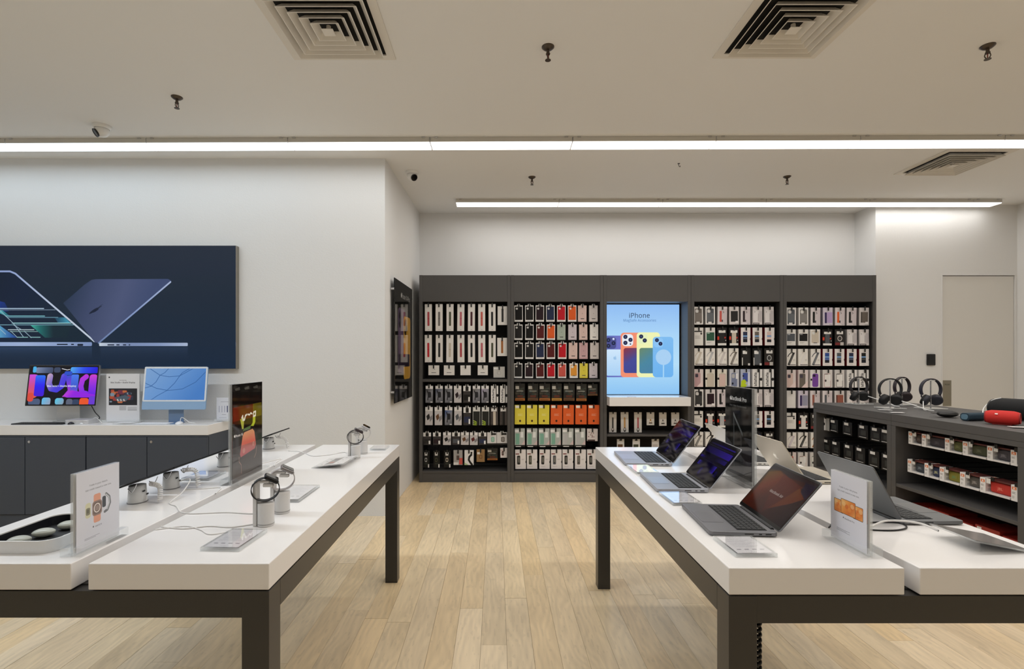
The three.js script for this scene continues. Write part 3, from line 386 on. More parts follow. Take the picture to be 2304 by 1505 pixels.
// ---------- the lit screen and its shelf in the third bay ----------
{
  const x0 = 1.289, x1 = 2.219, yt = 2.098, yb = 1.004, w = x1 - x0, h = yt - yb, tex = canvas(512, 600, (k) => {
    F(k, LG(k, 0, 0, 0, 600, '#8fbcf2', '#a9d4f7', '#b4def8', '#8cc3f2'), 0, 0, 512, 600);
    TX(k, '#33445c', 'iPhone', 244, 73, 46); TX(k, '#5c86b8', 'MagSafe Accessories', 246, 106, 24);
    const ph = (x, y, wd, c, bottom = 486) => FR(k, c, x, y, wd, bottom - y, 22), lens = (x, y, r) => { FC(k, '#1d2340', x, y, r); FC(k, '#41507e', x, y, r * 0.42); };
    ph(10, 208, 150, LG(k, 10, 0, 150, 0, '#5a6db4', '#7a74c8')); FR(k, '#4a4f8a', 18, 218, 70, 78, 20); lens(36, 238, 13); lens(36, 276, 13); lens(70, 258, 13); FC(k, '#dfe8ff', 70, 230, 7);
    FR(k, LG(k, 0, 300, 0, 480, '#cfe6fa', '#a8d0f4'), 18, 300, 110, 176, 16); logo(k, '#9cc2e6', 80, 356, 14);
    ph(118, 188, 140, '#f08f70'); FR(k, '#e6ecf4', 128, 198, 74, 80, 22); lens(150, 216, 14); lens(150, 256, 14); lens(184, 236, 14); FC(k, '#333a55', 184, 264, 5); FR(k, LG(k, 140, 290, 240, 460, '#8c3440', '#454a94', '#3f4690'), 138, 290, 104, 168, 16);
    ph(226, 186, 156, '#eef2b4'); FR(k, '#e3eebc', 236, 196, 62, 66, 18); lens(256, 214, 14); lens(280, 240, 14); FR(k, LG(k, 240, 290, 360, 460, '#6b8768', '#4a86a0', '#4a7fa4'), 244, 290, 110, 170, 16);
    ph(334, 216, 138, LG(k, 0, 220, 0, 480, '#7fbcf0', '#6db2ee')); FR(k, '#8cc4f4', 342, 224, 62, 62, 18); lens(362, 238, 13); lens(386, 262, 13); FC(k, '#a9d0f2', 406, 352, 52); F(k, '#a9d6f6', 402, 404, 8, 82);
  });
  const o = thing('display_screen', 'bright light-blue advertising screen set in the third wall cabinet', 'screen', [(x0 + x1) / 2, yb, -6.19]);
  part('bezel', [bxx(-w / 2 - 0.006, w / 2 + 0.006, -0.006, h + 0.006, -0.04, 0.012)], BLACK_GLOSS, o);
  part('panel', sheet(w - 0.01, h - 0.01, 0.002).translate(0, h / 2, 0.0135), lit(tex, 1.0, 0.2), o);
  const l = new THREE.RectAreaLight(0xa9d0ff, 0.5 * SCREENS, w - 0.02, h - 0.02); l.position.set(0, h / 2, 0.017); l.rotation.y = Math.PI; o.add(l);
  const s = thing('display_shelf', 'white box shelf projecting beneath the lit advertising screen', 'shelf', [(1.289 + 2.219) / 2, 0.9, -6.0]);
  part('shelf_box', bx(0.926, 0.102, 0.38, 0, 0.051, 0, 0.003), SOLID, s); part('sensor_strip', bx(0.1, 0.004, 0.02, -0.2, 0.104, 0.14, 0.001), mt(0xb8c8e0, 0.3), s);
}
// ---------- big poster on the left wall ----------
{
  const x0 = -5.2, x1 = -2.357, y0 = 1.351, y1 = 2.471, zf = -4.633, t = 0.055, S = 1412, P = (px) => (px + 175) * 2, Q = (py) => (py - 552) * 2;
  const tex = canvas(S, 556, (k) => {
    const pt = (a) => a.map(([x, y]) => [P(x), Q(y)]);
    F(k, LG(k, 0, 0, 0, 556, '#2b3444', '#243243', '#20324a'), 0, 0, S, 556);
    // near laptop, screen side
    FP(k, LG(k, P(-100), Q(620), P(160), Q(760), '#1c2836', '#1d2b44', '#1e3040'), pt([[-150, 608], [26, 608], [212, 770], [-150, 770]]));
    FP(k, LG(k, P(-60), Q(640), P(30), Q(720), '#1f2c3c', '#2748a8', '#1d2b44'), pt([[-120, 650], [10, 680], [20, 700], [-60, 720], [-120, 720]]));
    FP(k, LG(k, P(60), 0, P(120), 0, '#5cf0cf', '#2a7a78', '#1f3440'), pt([[66, 730], [160, 730], [150, 760], [101, 760]]));
    FP(k, LG(k, P(0), 0, P(30), 0, '#56c8d0', '#1e3a50'), pt([[-10, 690], [6, 699], [24, 712], [14, 712], [-10, 700]]));
    FP(k, LG(k, P(120), 0, P(158), 0, '#24425e', '#54c0dc'), pt([[122, 714], [146, 714], [158, 726], [130, 726]]));
    FP(k, LG(k, P(-10), 0, P(40), 0, '#7ad0f0', '#2244a0'), pt([[-10, 727], [0, 733], [38, 760], [-10, 760]]));
    for (const [a, b, y, c] of [[-100, 98, 694, '#cfe9ff'], [-20, 124, 697, '#7a8ca0'], [12, 100, 711, '#8fd8e0'], [16, 130, 714, '#6f9cb0'], [27, 160, 727, '#b4f0f4'], [-10, 165, 731, '#7aa8b8'], [18, 76, 742, '#d2e4ea'], [22, 84, 746, '#8aa]'.slice(0, 4)], [38, 62, 759, '#9cc'], [68, 90, 759, '#9cc']]) SL(k, c, 4, pt([[a, y], [b, y]]));
    for (const l of [[[0, 699], [30, 728], [52, 758]], [[24, 745], [38, 759]], [[54, 745], [70, 760]], [[30, 731], [48, 742]], [[-20, 722], [12, 752]]]) SL(k, '#b9d6e6', 3, pt(l));
    SL(k, LG(k, P(20), Q(600), P(212), Q(770), '#a8bdf0', '#dfeaff', '#e6f0ff'), 8, pt([[-150, 610], [22, 610], [34, 615], [212, 768]]));
    FR(k, LG(k, P(-100), 0, P(208), 0, '#9fb6e6', '#b8cdf4', '#8fa6d6'), P(-150), Q(770), P(207) - P(-150), 18, 5);
    F(k, '#1b2638', P(128), Q(774), 48, 5); F(k, '#1b2638', P(160), Q(774), 12, 5); FR(k, '#1b2638', P(174), Q(774), 26, 9, 4);
    // far laptop, lid side
    FP(k, LG(k, P(150), Q(640), P(330), Q(700), '#30405a', '#4a5578', '#5a648a', '#4a5880'), pt([[206, 629], [216, 627.5], [378, 627], [386, 631], [384, 636], [222, 771], [214, 771], [142, 682], [190, 640]]));
    SL(k, LG(k, P(386), Q(630), P(222), Q(771), '#c8d6f6', '#9fb4e4', '#7f96c4'), 7, pt([[384, 634], [222, 772]]));
    k.save(); k.translate(P(216), Q(696)); k.transform(1.05, -0.42, -0.75, 0.7, 0, 0); logo(k, '#232c42', 0, 0, 27); k.restore();
    FR(k, LG(k, P(222), 0, P(424), 0, '#e8f2ff', '#8fa2cc', '#9cb0da', '#c6d4f0'), P(223), Q(771.5), P(423) - P(223), 15, 4); for (const [x, wd] of [[242, 30], [262, 14], [277, 14], [290, 6]]) F(k, '#1c2740', P(x), Q(775), wd, 5);
    F(k, LG(k, 0, Q(781), 0, Q(815), 'rgba(90,120,170,.35)', 'rgba(40,60,90,0)'), P(-150), Q(781), P(207) - P(-150), 70); F(k, LG(k, 0, Q(781), 0, Q(812), 'rgba(90,110,150,.25)', 'rgba(40,60,90,0)'), P(226), Q(781), P(423) - P(226), 60);
  });
  const o = thing('wall_poster', 'large dark blue lightbox poster of two laptops on the white wall', 'poster', [(x0 + x1) / 2, y0, ZP], 0);
  part('frame', bx(x1 - x0, y1 - y0, t, 0, (y1 - y0) / 2, t / 2, 0.004), mt(0x8f8a80, 0.4, { metal: 0.5 }), o);
  part('print', sheet(x1 - x0 - 0.006, y1 - y0 - 0.006, 0.003).translate(0, (y1 - y0) / 2, t + 0.0005), printed(tex, 0.5, { color: 0x4c555e, specularIntensity: 0.3, emissive: 0xffffff, emissiveMap: tex, emissiveIntensity: 0.62 * SCREENS }), o);
}
// ---------- phone poster on the return wall ----------
{
  const w = 0.86, h = 1.207, tex = canvas(384, 544, (k) => {
    F(k, '#171716', 0, 0, 384, 544); logo(k, '#b9b7b4', 128, 58, 13); TX(k, '#b9b7b4', 'iPhone 14 Pro', 222, 60, 32);
    const phone = (x, y, wd, ht, c, c2) => { FR(k, c, x, y, wd, ht, 26); FR(k, c2, x + 10, y + 12, wd * 0.42, ht * 0.26, 20); FC(k, '#1a181c', x + 34, y + 36, 15); FC(k, '#1a181c', x + 34, y + 76, 15); FC(k, '#1a181c', x + 70, y + 56, 15); };
    phone(60, 120, 150, 300, '#5b4a62', '#43364c'); phone(176, 150, 160, 300, '#b98d3c', '#8e6a2a'); FR(k, '#2a2230', 70, 330, 250, 60, 8);
  });
  const o = thing('phone_poster', 'tall black glossy phone poster hanging on standoffs on the return wall', 'poster', [-0.962, 1.46 - 0.446, -5.325], Math.PI / 2 - 0.0279);
  part('panel', bx(w, h, 0.012, 0, h / 2, 0, 0.003), BLACK_GLOSS, o);
  part('print', sheet(w - 0.01, h - 0.01, 0.001).translate(0, h / 2, 0.0066), printed(tex, 0.06), o);
  for (const [sx, sy] of [[-1, 0.09], [1, 0.09], [-1, 0.91], [1, 0.91]]) part('standoff', [cy(0.011, 0.03, sx * (w / 2 + 0.012), h * sy, -0.012, 'z'), bx(0.03, 0.012, 0.004, sx * w / 2, h * sy, -0.006)], CHROME, o);
}

// ---------- counter under the poster ----------
const ZCF = -4.31, CT = 0.885, CB = 0.8;
{
  const c = thing('worktop', 'long white solid worktop on the dark slate counter below the poster', 'worktop', [-3.98, CB, (ZCF + ZP) / 2]); part('slab', bx(3.1, CT - CB, 0.378, 0, (CT - CB) / 2, 0, 0.004), SOLID, c);
  for (const [i, x0] of [[0, -3.46], [1, -4.49], [2, -5.52]]) {
    const w = 1.026, o = thing('counter_cabinet', `dark slate two-door counter cabinet, ${['nearest the aisle', 'with a lock by the keyboard', 'at the wall end'][i]} under the white worktop`, 'cabinet', [x0 + w / 2, 0, (ZCF + ZP) / 2], 0, 'slate counter cabinets');
    const zf = 0.186, hw = w / 2;
    part('carcass', [bxx(-hw, hw, 0.125, CB - 0.001, -0.187, zf - 0.022), bxx(-hw, hw, 0.786, CB - 0.001, zf - 0.022, zf - 0.002)], LAMINATE_SLATE, o);
    part('plinth', bxx(-hw, hw, 0, 0.124, -0.187, zf - 0.012), LAMINATE_SLATE, o);
    for (const s of [0, 1]) { const x = -hw + 0.003 + s * hw, d = part('door', bxx(x, x + hw - 0.006, 0.13, 0.783, zf - 0.02, zf, 0.002), LAMINATE_SLATE, o);
      if (s) part('lock', [cy(0.011, 0.006, x + 0.036, 0.744, zf + 0.002, 'z'), cy(0.006, 0.004, x + 0.036, 0.744, zf + 0.006, 'z')], CHROME, d); }
  }
}
// ---------- display tables ----------
function table(label, x0, x1, z0, z1, cuts, top = 0.88, th = 0.074) {
  const o = thing('display_table', label, 'table', [(x0 + x1) / 2, 0, (z0 + z1) / 2], 0, 'long display tables'), lx = (x) => x - (x0 + x1) / 2, L = z0 - z1, hz = L / 2, a = 0.077, ty = top - th, rail = 0.075;
  cuts.forEach(([a0, a1]) => part('slab', bxx(lx(a0), lx(a1), ty, top, -hz, hz, 0.003), SOLID, o));
  const X0 = lx(x0) + 0.001, X1 = lx(x1) - 0.001, Z = hz - 0.002, fy = ty - 0.004;
  for (const [sx, sz] of [[0, 1], [1, 1], [0, -1], [1, -1]]) { const xa = sx ? X1 - a : X0, za = sz > 0 ? Z - a : -Z; part('leg', bxx(xa, xa + a, 0, fy, za, za + a, 0.002), STEEL_DARK, o); }
  part('rail', bxx(X0 + a, X1 - a, fy - rail, fy, Z - 0.04, Z - 0.001), STEEL_DARK, o); part('rail', bxx(X0 + a, X1 - a, fy - rail, fy, -Z, -Z + 0.04), STEEL_DARK, o);
  part('rail', bxx(X0, X0 + 0.04, fy - rail, fy, -Z + a, Z - a), STEEL_DARK, o); part('rail', bxx(X1 - 0.04, X1, fy - rail, fy, -Z + a, Z - a), STEEL_DARK, o);
  part('support_board', bxx(X0 + 0.04, X1 - 0.04, fy - 0.016, ty - 0.0005, -Z + 0.04, Z - 0.04), STEEL_DARK, o);
  return o;
}
const TOP = 0.88;
table('long white-topped table with dark frame carrying watches and tablets', -1.69, -0.637, -1.434, -3.38, [[-1.69, -1.193], [-1.145, -0.637]]);
table('long white-topped table with dark frame carrying open laptops', 0.64, 1.635, -1.404, -3.29, [[0.64, 1.123], [1.165, 1.635]]);
{ // coiled black lead hanging under the laptop table
  const pts = []; for (let i = 0; i <= 330; i++) { const a = i / 12 * Math.PI * 2; pts.push([0.016 * Math.cos(a), 0.79 - i * 0.00185 * 0.72, 0.016 * Math.sin(a)]); }
  single('coiled_cord', 'black coiled cord hanging beside the near leg of the laptop table', 'cord', tube(pts, 0.0052, 900, 7), BLACK, [0.747, 0, -1.48]);
}

// ---------- low audio display units on the right ----------
const GX0 = 2.96, GX1 = 3.85, GT = 1.0345;
function lowUnit(zn, zfar, label, shelves) {
  const o = thing('low_display_unit', label, 'display cabinet', [(GX0 + GX1) / 2, 0, (zn + zfar) / 2], 0, 'low dark display units'), hx = (GX1 - GX0) / 2, hz = Math.abs(zn - zfar) / 2 - 0.0008, e = 0.041;
  part('top_board', bxx(-hx, hx, GT - 0.053, GT, -hz, hz, 0.0015), LAMINATE, o);
  part('apron', bxx(-hx + 0.001, hx - 0.001, GT - 0.086, GT - 0.054, -hz, hz, 0.001), LAMINATE, o);
  for (const s of [-1, 1]) part('side_panel', bxx(-hx + 0.001, hx - 0.001, 0, GT - 0.087, s > 0 ? hz - e : -hz, s > 0 ? hz : -hz + e, 0.001), LAMINATE, o);
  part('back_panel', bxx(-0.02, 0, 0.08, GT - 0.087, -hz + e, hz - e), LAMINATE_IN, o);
  part('plinth', bxx(-hx + 0.02, hx - 0.02, 0, 0.08, -hz + e, hz - e), LAMINATE, o);
  for (const y of shelves) part('shelf', bxx(-hx + 0.004, -0.02, y - 0.024, y, -hz + e, hz - e, 0.002), LAMINATE, o);
  return o;
}
const unitA = lowUnit(-3.83, -4.769, 'low dark grey display unit at the far end, holding black boxes', [0.448, 0.1]);
const unitB = lowUnit(-2.86, -3.83, 'low dark grey display unit at the near end, holding colourful speaker boxes', [0.525, 0.1]);
const ZX = (px, x) => -x * FOCAL / (px - VX);      // depth at which the plane x = const meets that column
function sideBox(unit, name, label, group, px, wz, yb, h, t, xf, make) {
  const z1 = ZX(px, xf), o = thing(name, label, 'packaged speaker', [xf + t, yb, z1 + wz / 2], -Math.PI / 2, group);
  make(o, wz, h, t);
  const L = 3.385 - xf, g = join([cy(0.0026, L, 0, 0, -L / 2, 'z', 0.0026, 8), bx(0.02, 0.024, 0.003, 0, -0.006, 0.0015)]);
  part('hook', g, BLACK, unit, [xf - 0.01 - unit.position.x, yb + h + 0.012, z1 + wz / 2 - unit.position.z], [0, -Math.PI / 2, 0]);
  return o;
}
const CARD_SIDE = canvas(96, 160, (k) => { F(k, '#ece9e7', 0, 0, 96, 160); FR(k, '#e0732f', 14, 18, 68, 30, 6); TX(k, '#fff', 'JBL', 48, 34, 26, 'center', 'bold'); bars(k, 14, 70, 56, 3, '#55504e'); bars(k, 14, 110, 40, 4, '#8a8583'); });
const CARD = printed(CARD_SIDE, 0.5), LETTERS = {};
function letterPrint(c, text = 'JBL', bg = null) { const k0 = c + text + bg; return LETTERS[k0] ??= printed(canvas(128, 64, (k) => { F(k, bg ?? '#333', 0, 0, 128, 64); TX(k, c, text, 64, 34, 54, 'center', 'bold'); }), 0.6); }
function speakerBox(hex, letter) {
  return (o, w, h, t) => {
    const cw = 0.036, hw = w / 2;
    part('card_side', [bx(cw, h, t, -hw + cw / 2, h / 2, t / 2)], CARD, o);
    part('card_base', bx(w - cw, 0.012, t, cw / 2, 0.006, t / 2, 0.002), mt(0xe4e0dd, 0.5), o);
    const s = part('speaker', new RoundedBoxGeometry(w - cw - 0.016, h * 0.72, t * 0.6, 3, 0.012).translate(cw / 2, 0.013 + h * 0.36, t * 0.5), mt(hex, 0.75), o);
    part('logo', sheet(0.05, 0.026).translate(cw / 2, 0.013 + h * 0.34, t * 0.8 + 0.0006), letterPrint(letter, 'JBL', hex), s);
    part('lid_card', bx(w - cw, 0.01, t * 0.9, cw / 2, h * 0.96, t * 0.48, 0.001), mt(0x5b2a26, 0.6), o);
    part('price_label', bx(0.026, 0.03, 0.001, -hw + cw + 0.02, h * 0.86, t + 0.001), mt(0xe6e4e0, 0.5), o);
  };
}
const SB1 = [['#3f3431', '#6a5a54', 'brown'], ['#3a353a', '#5b545b', 'charcoal'], ['#53562f', '#7a7c4c', 'olive'], ['#43462f', '#6a6c50', 'dark camouflage'], ['#48444a', '#8a868c', 'grey'], ['#1c1b1c', '#555', 'black']];
const SB2 = [['#3a4048', '#8a949c', 'slate blue'], ['#2b3350', '#c9c890', 'navy'], ['#7f7a2c', '#5a8a5a', 'mustard camouflage'], ['#55504c', '#aaa29c', 'taupe'], ['#c2342a', '#e88a78', 'bright red'], ['#241f20', '#777', 'black']];
[2044, 2074, 2126, 2166, 2221, 2274].forEach((px, i, a) => { const xf = 3.025, w = i < 5 ? Math.abs(ZX(a[i + 1], xf) - ZX(px, xf)) - 0.008 : 0.086; sideBox(unitB, 'boxed_speaker', `${SB1[i][2]} portable speaker in white card box, ${ordinal[i]} on the upper hooks`, 'boxed speakers in the low unit', px, w, 0.825, 0.09, 0.08, xf, speakerBox(SB1[i][0], SB1[i][1])); });
[2042, 2080, 2114, 2160, 2205, 2275].forEach((px, i, a) => { const xf = 3.025, w = i < 5 ? Math.abs(ZX(a[i + 1], xf) - ZX(px, xf)) - 0.008 : 0.086; sideBox(unitB, 'boxed_speaker', `${SB2[i][2]} portable speaker in white card box, ${ordinal[i]} on the lower hooks`, 'boxed speakers in the low unit', px, w, 0.618, 0.094, 0.09, xf, speakerBox(SB2[i][0], SB2[i][1])); });
for (let i = 0; i < 5; i++) { // big red boxes on the bottom shelf
  const o = thing('boxed_speaker', `large red speaker box on the low unit bottom shelf, ${ordinal[i]} from the far end`, 'packaged speaker', [3.15, 0.1, -3.70 + i * 0.175], -Math.PI / 2, 'large red boxed speakers'), h = 0.285 + (i % 2) * 0.015;
  part('box', bx(0.16, h, 0.2, 0, h / 2, 0, 0.004), mt(0x9c2a1e, 0.45), o); part('card_side', bx(0.028, 0.12, 0.002, -0.05, h - 0.07, 0.101), CARD, o); part('window', new RoundedBoxGeometry(0.07, h * 0.6, 0.02, 2, 0.009).translate(0.02, h * 0.45, 0.096), mt(0xb5362a, 0.5), o);
}
const blackBox = (o, w, h, t) => {
  part('box', bx(w, h, t, 0, h / 2, t / 2, 0.002), mt(0x121213, 0.4), o); part('price_label', bx(w * 0.45, 0.022, 0.001, -w * 0.1, h - 0.02, t + 0.0006), mt(0xe9e7e4, 0.5), o);
  part('bottom_stripe', bx(w * 0.7, 0.004, 0.001, 0, 0.012, t + 0.0006), mt(0xcfcdca, 0.4), o); part('print', bx(w * 0.5, h * 0.34, 0.001, w * 0.08, h * 0.42, t + 0.0006), mt(0x2f312f, 0.5), o);
};
[1851, 1866, 1896, 1930, 1958, 1980].forEach((px, i) => sideBox(unitA, 'boxed_headphones', `${i ? 'black' : 'grey and white'} boxed headphones, ${ordinal[i]} on the upper hooks of the far low unit`, 'boxed headphones in the far low unit', px, 0.115, 0.784, 0.115, 0.058, 3.036, i ? blackBox : (o, w, h, t) => { part('box', bx(w, h, t, 0, h / 2, t / 2, 0.002), mt(0x9a9997, 0.5), o); part('card_side', bx(w * 0.36, h, 0.002, -w * 0.32, h / 2, t + 0.001), mt(0xe8e6e4, 0.5), o); part('print', cy(0.014, 0.002, -w * 0.3, h * 0.5, t + 0.0025, 'z'), BLACK, o); }));
[1850, 1870, 1898, 1924, 1954, 1983].forEach((px, i) => sideBox(unitA, 'boxed_headphones', `price-labelled black boxed headphones, ${ordinal[i]} on the lower hooks of the far low unit`, 'boxed headphones in the far low unit', px, 0.115, 0.5745, 0.132, 0.058, 3.036, blackBox));
// ---------- headphones and speakers on the low units ----------
function headphoneSet(x, z, turn, hex, hexCup, label, where) {
  const st = thing('headphone_stand', `slim clear and steel stand under the ${where}`, 'stand', [x, GT, z], turn, 'headphone stands');
  part('base', bx(0.15, 0.008, 0.12, 0, 0.004, 0, 0.003), mt(0xe8e8e6, 0.1, { transmission: 0.5, thickness: 0 }), st); part('pole', cy(0.0042, 0.192, 0, 0.104, 0), CHROME, st); part('cradle', bx(0.05, 0.006, 0.022, 0, 0.203, 0, 0.002), mt(0xd9d9d7, 0.2), st); st.scale.setScalar(1.15);
  const o = thing('headphones', label, 'headphones', [x, GT, z], turn, 'headphones on the stands'), m = mt(hex, 0.5), mc = mt(hexCup, 0.6), R = 0.073, arc = [];
  for (let i = 0; i <= 24; i++) { const a = Math.PI * (-0.16 + 1.32 * i / 24); arc.push([R * Math.cos(a), 0.139 + R * Math.sin(a)]); }
  const sh = new THREE.Shape(); const off = (k) => arc.map(([px, py]) => { const dx = px / R, dy = (py - 0.139) / R; return [px + dx * k, py + dy * k]; });
  [...off(0.0055), ...off(-0.0025).reverse()].forEach(([a, b], i) => i ? sh.lineTo(a, b) : sh.moveTo(a, b));
  part('headband', ex(sh, 0.024, 0.0015, 4).translate(0, 0, -0.012), m, o);
  for (const s of [-1, 1]) {
    const y0 = part('yoke', tube([[s * 0.067, 0.106, 0], [s * 0.071, 0.09, 0.002], [s * 0.06, 0.076, 0.004]], 0.0048, 14), m, o);
    const c = part('ear_cup', lathe([[0.001, -0.014], [0.034, -0.015], [0.0385, -0.009], [0.0385, 0.007], [0.029, 0.015], [0.001, 0.015]], 28).rotateX(Math.PI / 2), mc, o, [s * 0.037, 0.062, 0.004], [0.5, s * -0.55, s * -0.25]);
    part('ear_cushion', new THREE.TorusGeometry(0.028, 0.01, 10, 26).translate(0, 0, -0.016), mt(0x121214, 0.7), c);
  }
  o.scale.setScalar(1.15);
  return o;
}
headphoneSet(3.266, -4.6, 0.15, 0x2a2627, 0x121113, 'black headphones on the stand farthest along the low unit', 'farthest black headphones');
headphoneSet(3.2545, -4.2205, -0.1, 0x19191a, 0x101011, 'black headphones nearest the table side, overlapping the brown pair', 'black headphones overlapping the brown pair');
headphoneSet(3.5995, -4.531, 0.25, 0x2b2226, 0x2a1f22, 'dark brown headphones half hidden behind the black pair', 'half-hidden brown headphones');
headphoneSet(3.5604, -4.186, 0.05, 0x262430, 0x23242f, 'dark navy headphones hanging alone in front of the steel push plate', 'navy headphones before the push plate');
const TETHER = mt(0xe9e8e6, 0.35);
const tether = (label, pts, r = 0.0034, m = TETHER, group = 'security tethers on the low unit') => single('security_tether', label, 'cable', tube(pts, r, 50, 8), m, [0, 0, 0], 0, group);
tether('white security tether sloping down from the farthest black headphones', [[3.3235, 1.1093, -4.5655], [3.3695, 1.0805, -4.485], [3.404, 1.0437, -4.37], [3.4155, 1.0402, -4.324]]);
tether('white security tether from the overlapping black headphones to the low unit', [[3.3005, 1.1093, -4.2032], [3.358, 1.0748, -4.117], [3.404, 1.0426, -4.025], [3.4212, 1.0391, -3.9905]]);
tether('white security tether from the navy headphones to the low unit', [[3.4845, 1.1035, -4.1687], [3.4327, 1.0633, -4.1055], [3.3982, 1.0414, -4.0595], [3.3867, 1.0391, -4.025]]);
tether('white security tether behind the brown headphones', [[3.519, 1.1035, -4.5195], [3.4845, 1.069, -4.485], [3.4385, 1.0414, -4.4275], [3.427, 1.0391, -4.393]]);
{ // red, blue, black speakers
  const red = thing('portable_speaker', 'bright red barrel-shaped portable speaker on the low unit', 'speaker', [3.1797, GT, -3.2085], -0.9), rm = mt(0xc8231c, 0.75), fab = grain(64, 64, (u, v) => 0.5 + 0.5 * Math.sin(u * 200) * Math.sin(v * 200), false); fab.repeat.set(8, 8);
  rm.bumpMap = fab; rm.bumpScale = 0.0006;
  part('body', lathe([[0.025, -0.068], [0.032, -0.064], [0.0375, -0.045], [0.0385, 0], [0.0375, 0.045], [0.032, 0.064], [0.025, 0.068]], 40).rotateZ(-Math.PI / 2).translate(0, 0.0395, 0), rm, red);
  for (const s of [-1, 1]) part('end_radiator', [cy(0.024, 0.006, s * 0.065, 0.0395, 0, 'x'), new THREE.TorusGeometry(0.027, 0.004, 8, 30).rotateY(Math.PI / 2).translate(s * 0.067, 0.0395, 0)], mt(0x9c1a17, 0.5), red);
  part('logo', [sheet(0.012, 0.007, 0.002).rotateX(-0.5).translate(-0.02, 0.06, 0.0355), sheet(0.012, 0.007, 0.002).rotateX(0.5).translate(-0.02, 0.06, -0.0355)], mt(0xf2dcd6, 0.5), red); part('foot', bx(0.08, 0.006, 0.03, 0, 0.003, 0.004, 0.002), mt(0x8a1512, 0.6), red);
  const blue = thing('portable_speaker', 'dark blue brick-shaped portable speaker beside the red one', 'speaker', [3.1912, GT, -3.4155], 0.2);
  part('body', ex(rr(0.052, 0.045, 0.018), 0.13, 0.004).rotateY(Math.PI / 2).translate(-0.065, 0.0235, 0), mt(0x16303f, 0.7), blue); part('end_radiator', ex(rr(0.036, 0.03, 0.012), 0.006, 0.001).rotateY(Math.PI / 2).translate(-0.068, 0.0235, 0), mt(0x5d7c8e, 0.5), blue);
  const puck = thing('portable_speaker', 'small black oval clip-on speaker on the low unit', 'speaker', [3.1797, GT, -3.5995], -0.1);
  part('body', new THREE.SphereGeometry(1, 36, 20).scale(0.056, 0.021, 0.042).translate(0, 0.022, 0), BLACK, puck); part('band', new THREE.TorusGeometry(1, 0.03, 8, 40).rotateX(Math.PI / 2).scale(0.056, 0.055, 0.042).translate(0, 0.022, 0), mt(0x4b4844, 0.4), puck); part('clip', bx(0.05, 0.003, 0.02, -0.064, 0.026, 0, 0.001), mt(0x3a3835, 0.3, { metal: 0.7 }), puck);
  const big = thing('portable_speaker', 'big black barrel speaker with dark end cap lying behind the red one', 'speaker', [3.542, GT, -3.3925], -1.42);
  part('body', lathe([[0.035, -0.185], [0.05, -0.18], [0.06, -0.14], [0.062, 0], [0.06, 0.14], [0.05, 0.18], [0.035, 0.185]], 40).rotateZ(-Math.PI / 2).translate(0, 0.062, 0), mt(0x0c0c0d, 0.8), big);
  for (const s of [-1, 1]) part('end_radiator', [cy(0.045, 0.01, s * 0.182, 0.062, 0, 'x'), new THREE.TorusGeometry(0.047, 0.005, 8, 30).rotateY(Math.PI / 2).translate(s * 0.184, 0.062, 0)], mt(0x1d1d1e, 0.4), big); part('foot', bx(0.2, 0.008, 0.05, 0, 0.004, 0, 0.003), mt(0x151515, 0.7), big);
  for (const sp of [red, blue, puck, big]) sp.scale.setScalar(1.15);
  tether('white security tether looping up to the end of the big black speaker', [[3.3235, 1.0414, -3.519], [3.3695, 1.0575, -3.542], [3.4385, 1.1035, -3.5995], [3.4845, 1.1553, -3.588], [3.5132, 1.1748, -3.5535]]);
  tether('white security tether between the oval clip-on and blue speakers', [[3.2499, 1.0494, -3.588], [3.2545, 1.0414, -3.5305], [3.22, 1.0402, -3.4615]]);
}
const PRICE = printed(canvas(128, 96, (k) => { F(k, '#f0eeec', 0, 0, 128, 96); bars(k, 12, 14, 90, 3, '#8a8785'); TX(k, '#4a4846', '........', 64, 66, 20); }), 0.3);
for (const [x, z, l] of [[3.0245, -3.8525, 'small clear price tag lying on the low unit between headphones and oval speaker'], [3.082, -4.048, 'small clear price tag lying before the overlapping black headphones'], [3.128, -3.059, 'small clear price tag lying in front of the red speaker']]) { const o = thing('price_tag', l, 'price tag', [x, GT, z], -0.3, 'flat price tags on the low unit'); part('acrylic', bx(0.09, 0.006, 0.055, 0, 0.003, 0, 0.001), ACRYLIC, o); part('card', bx(0.084, 0.001, 0.05, 0, 0.0068, 0), PRICE, o); }

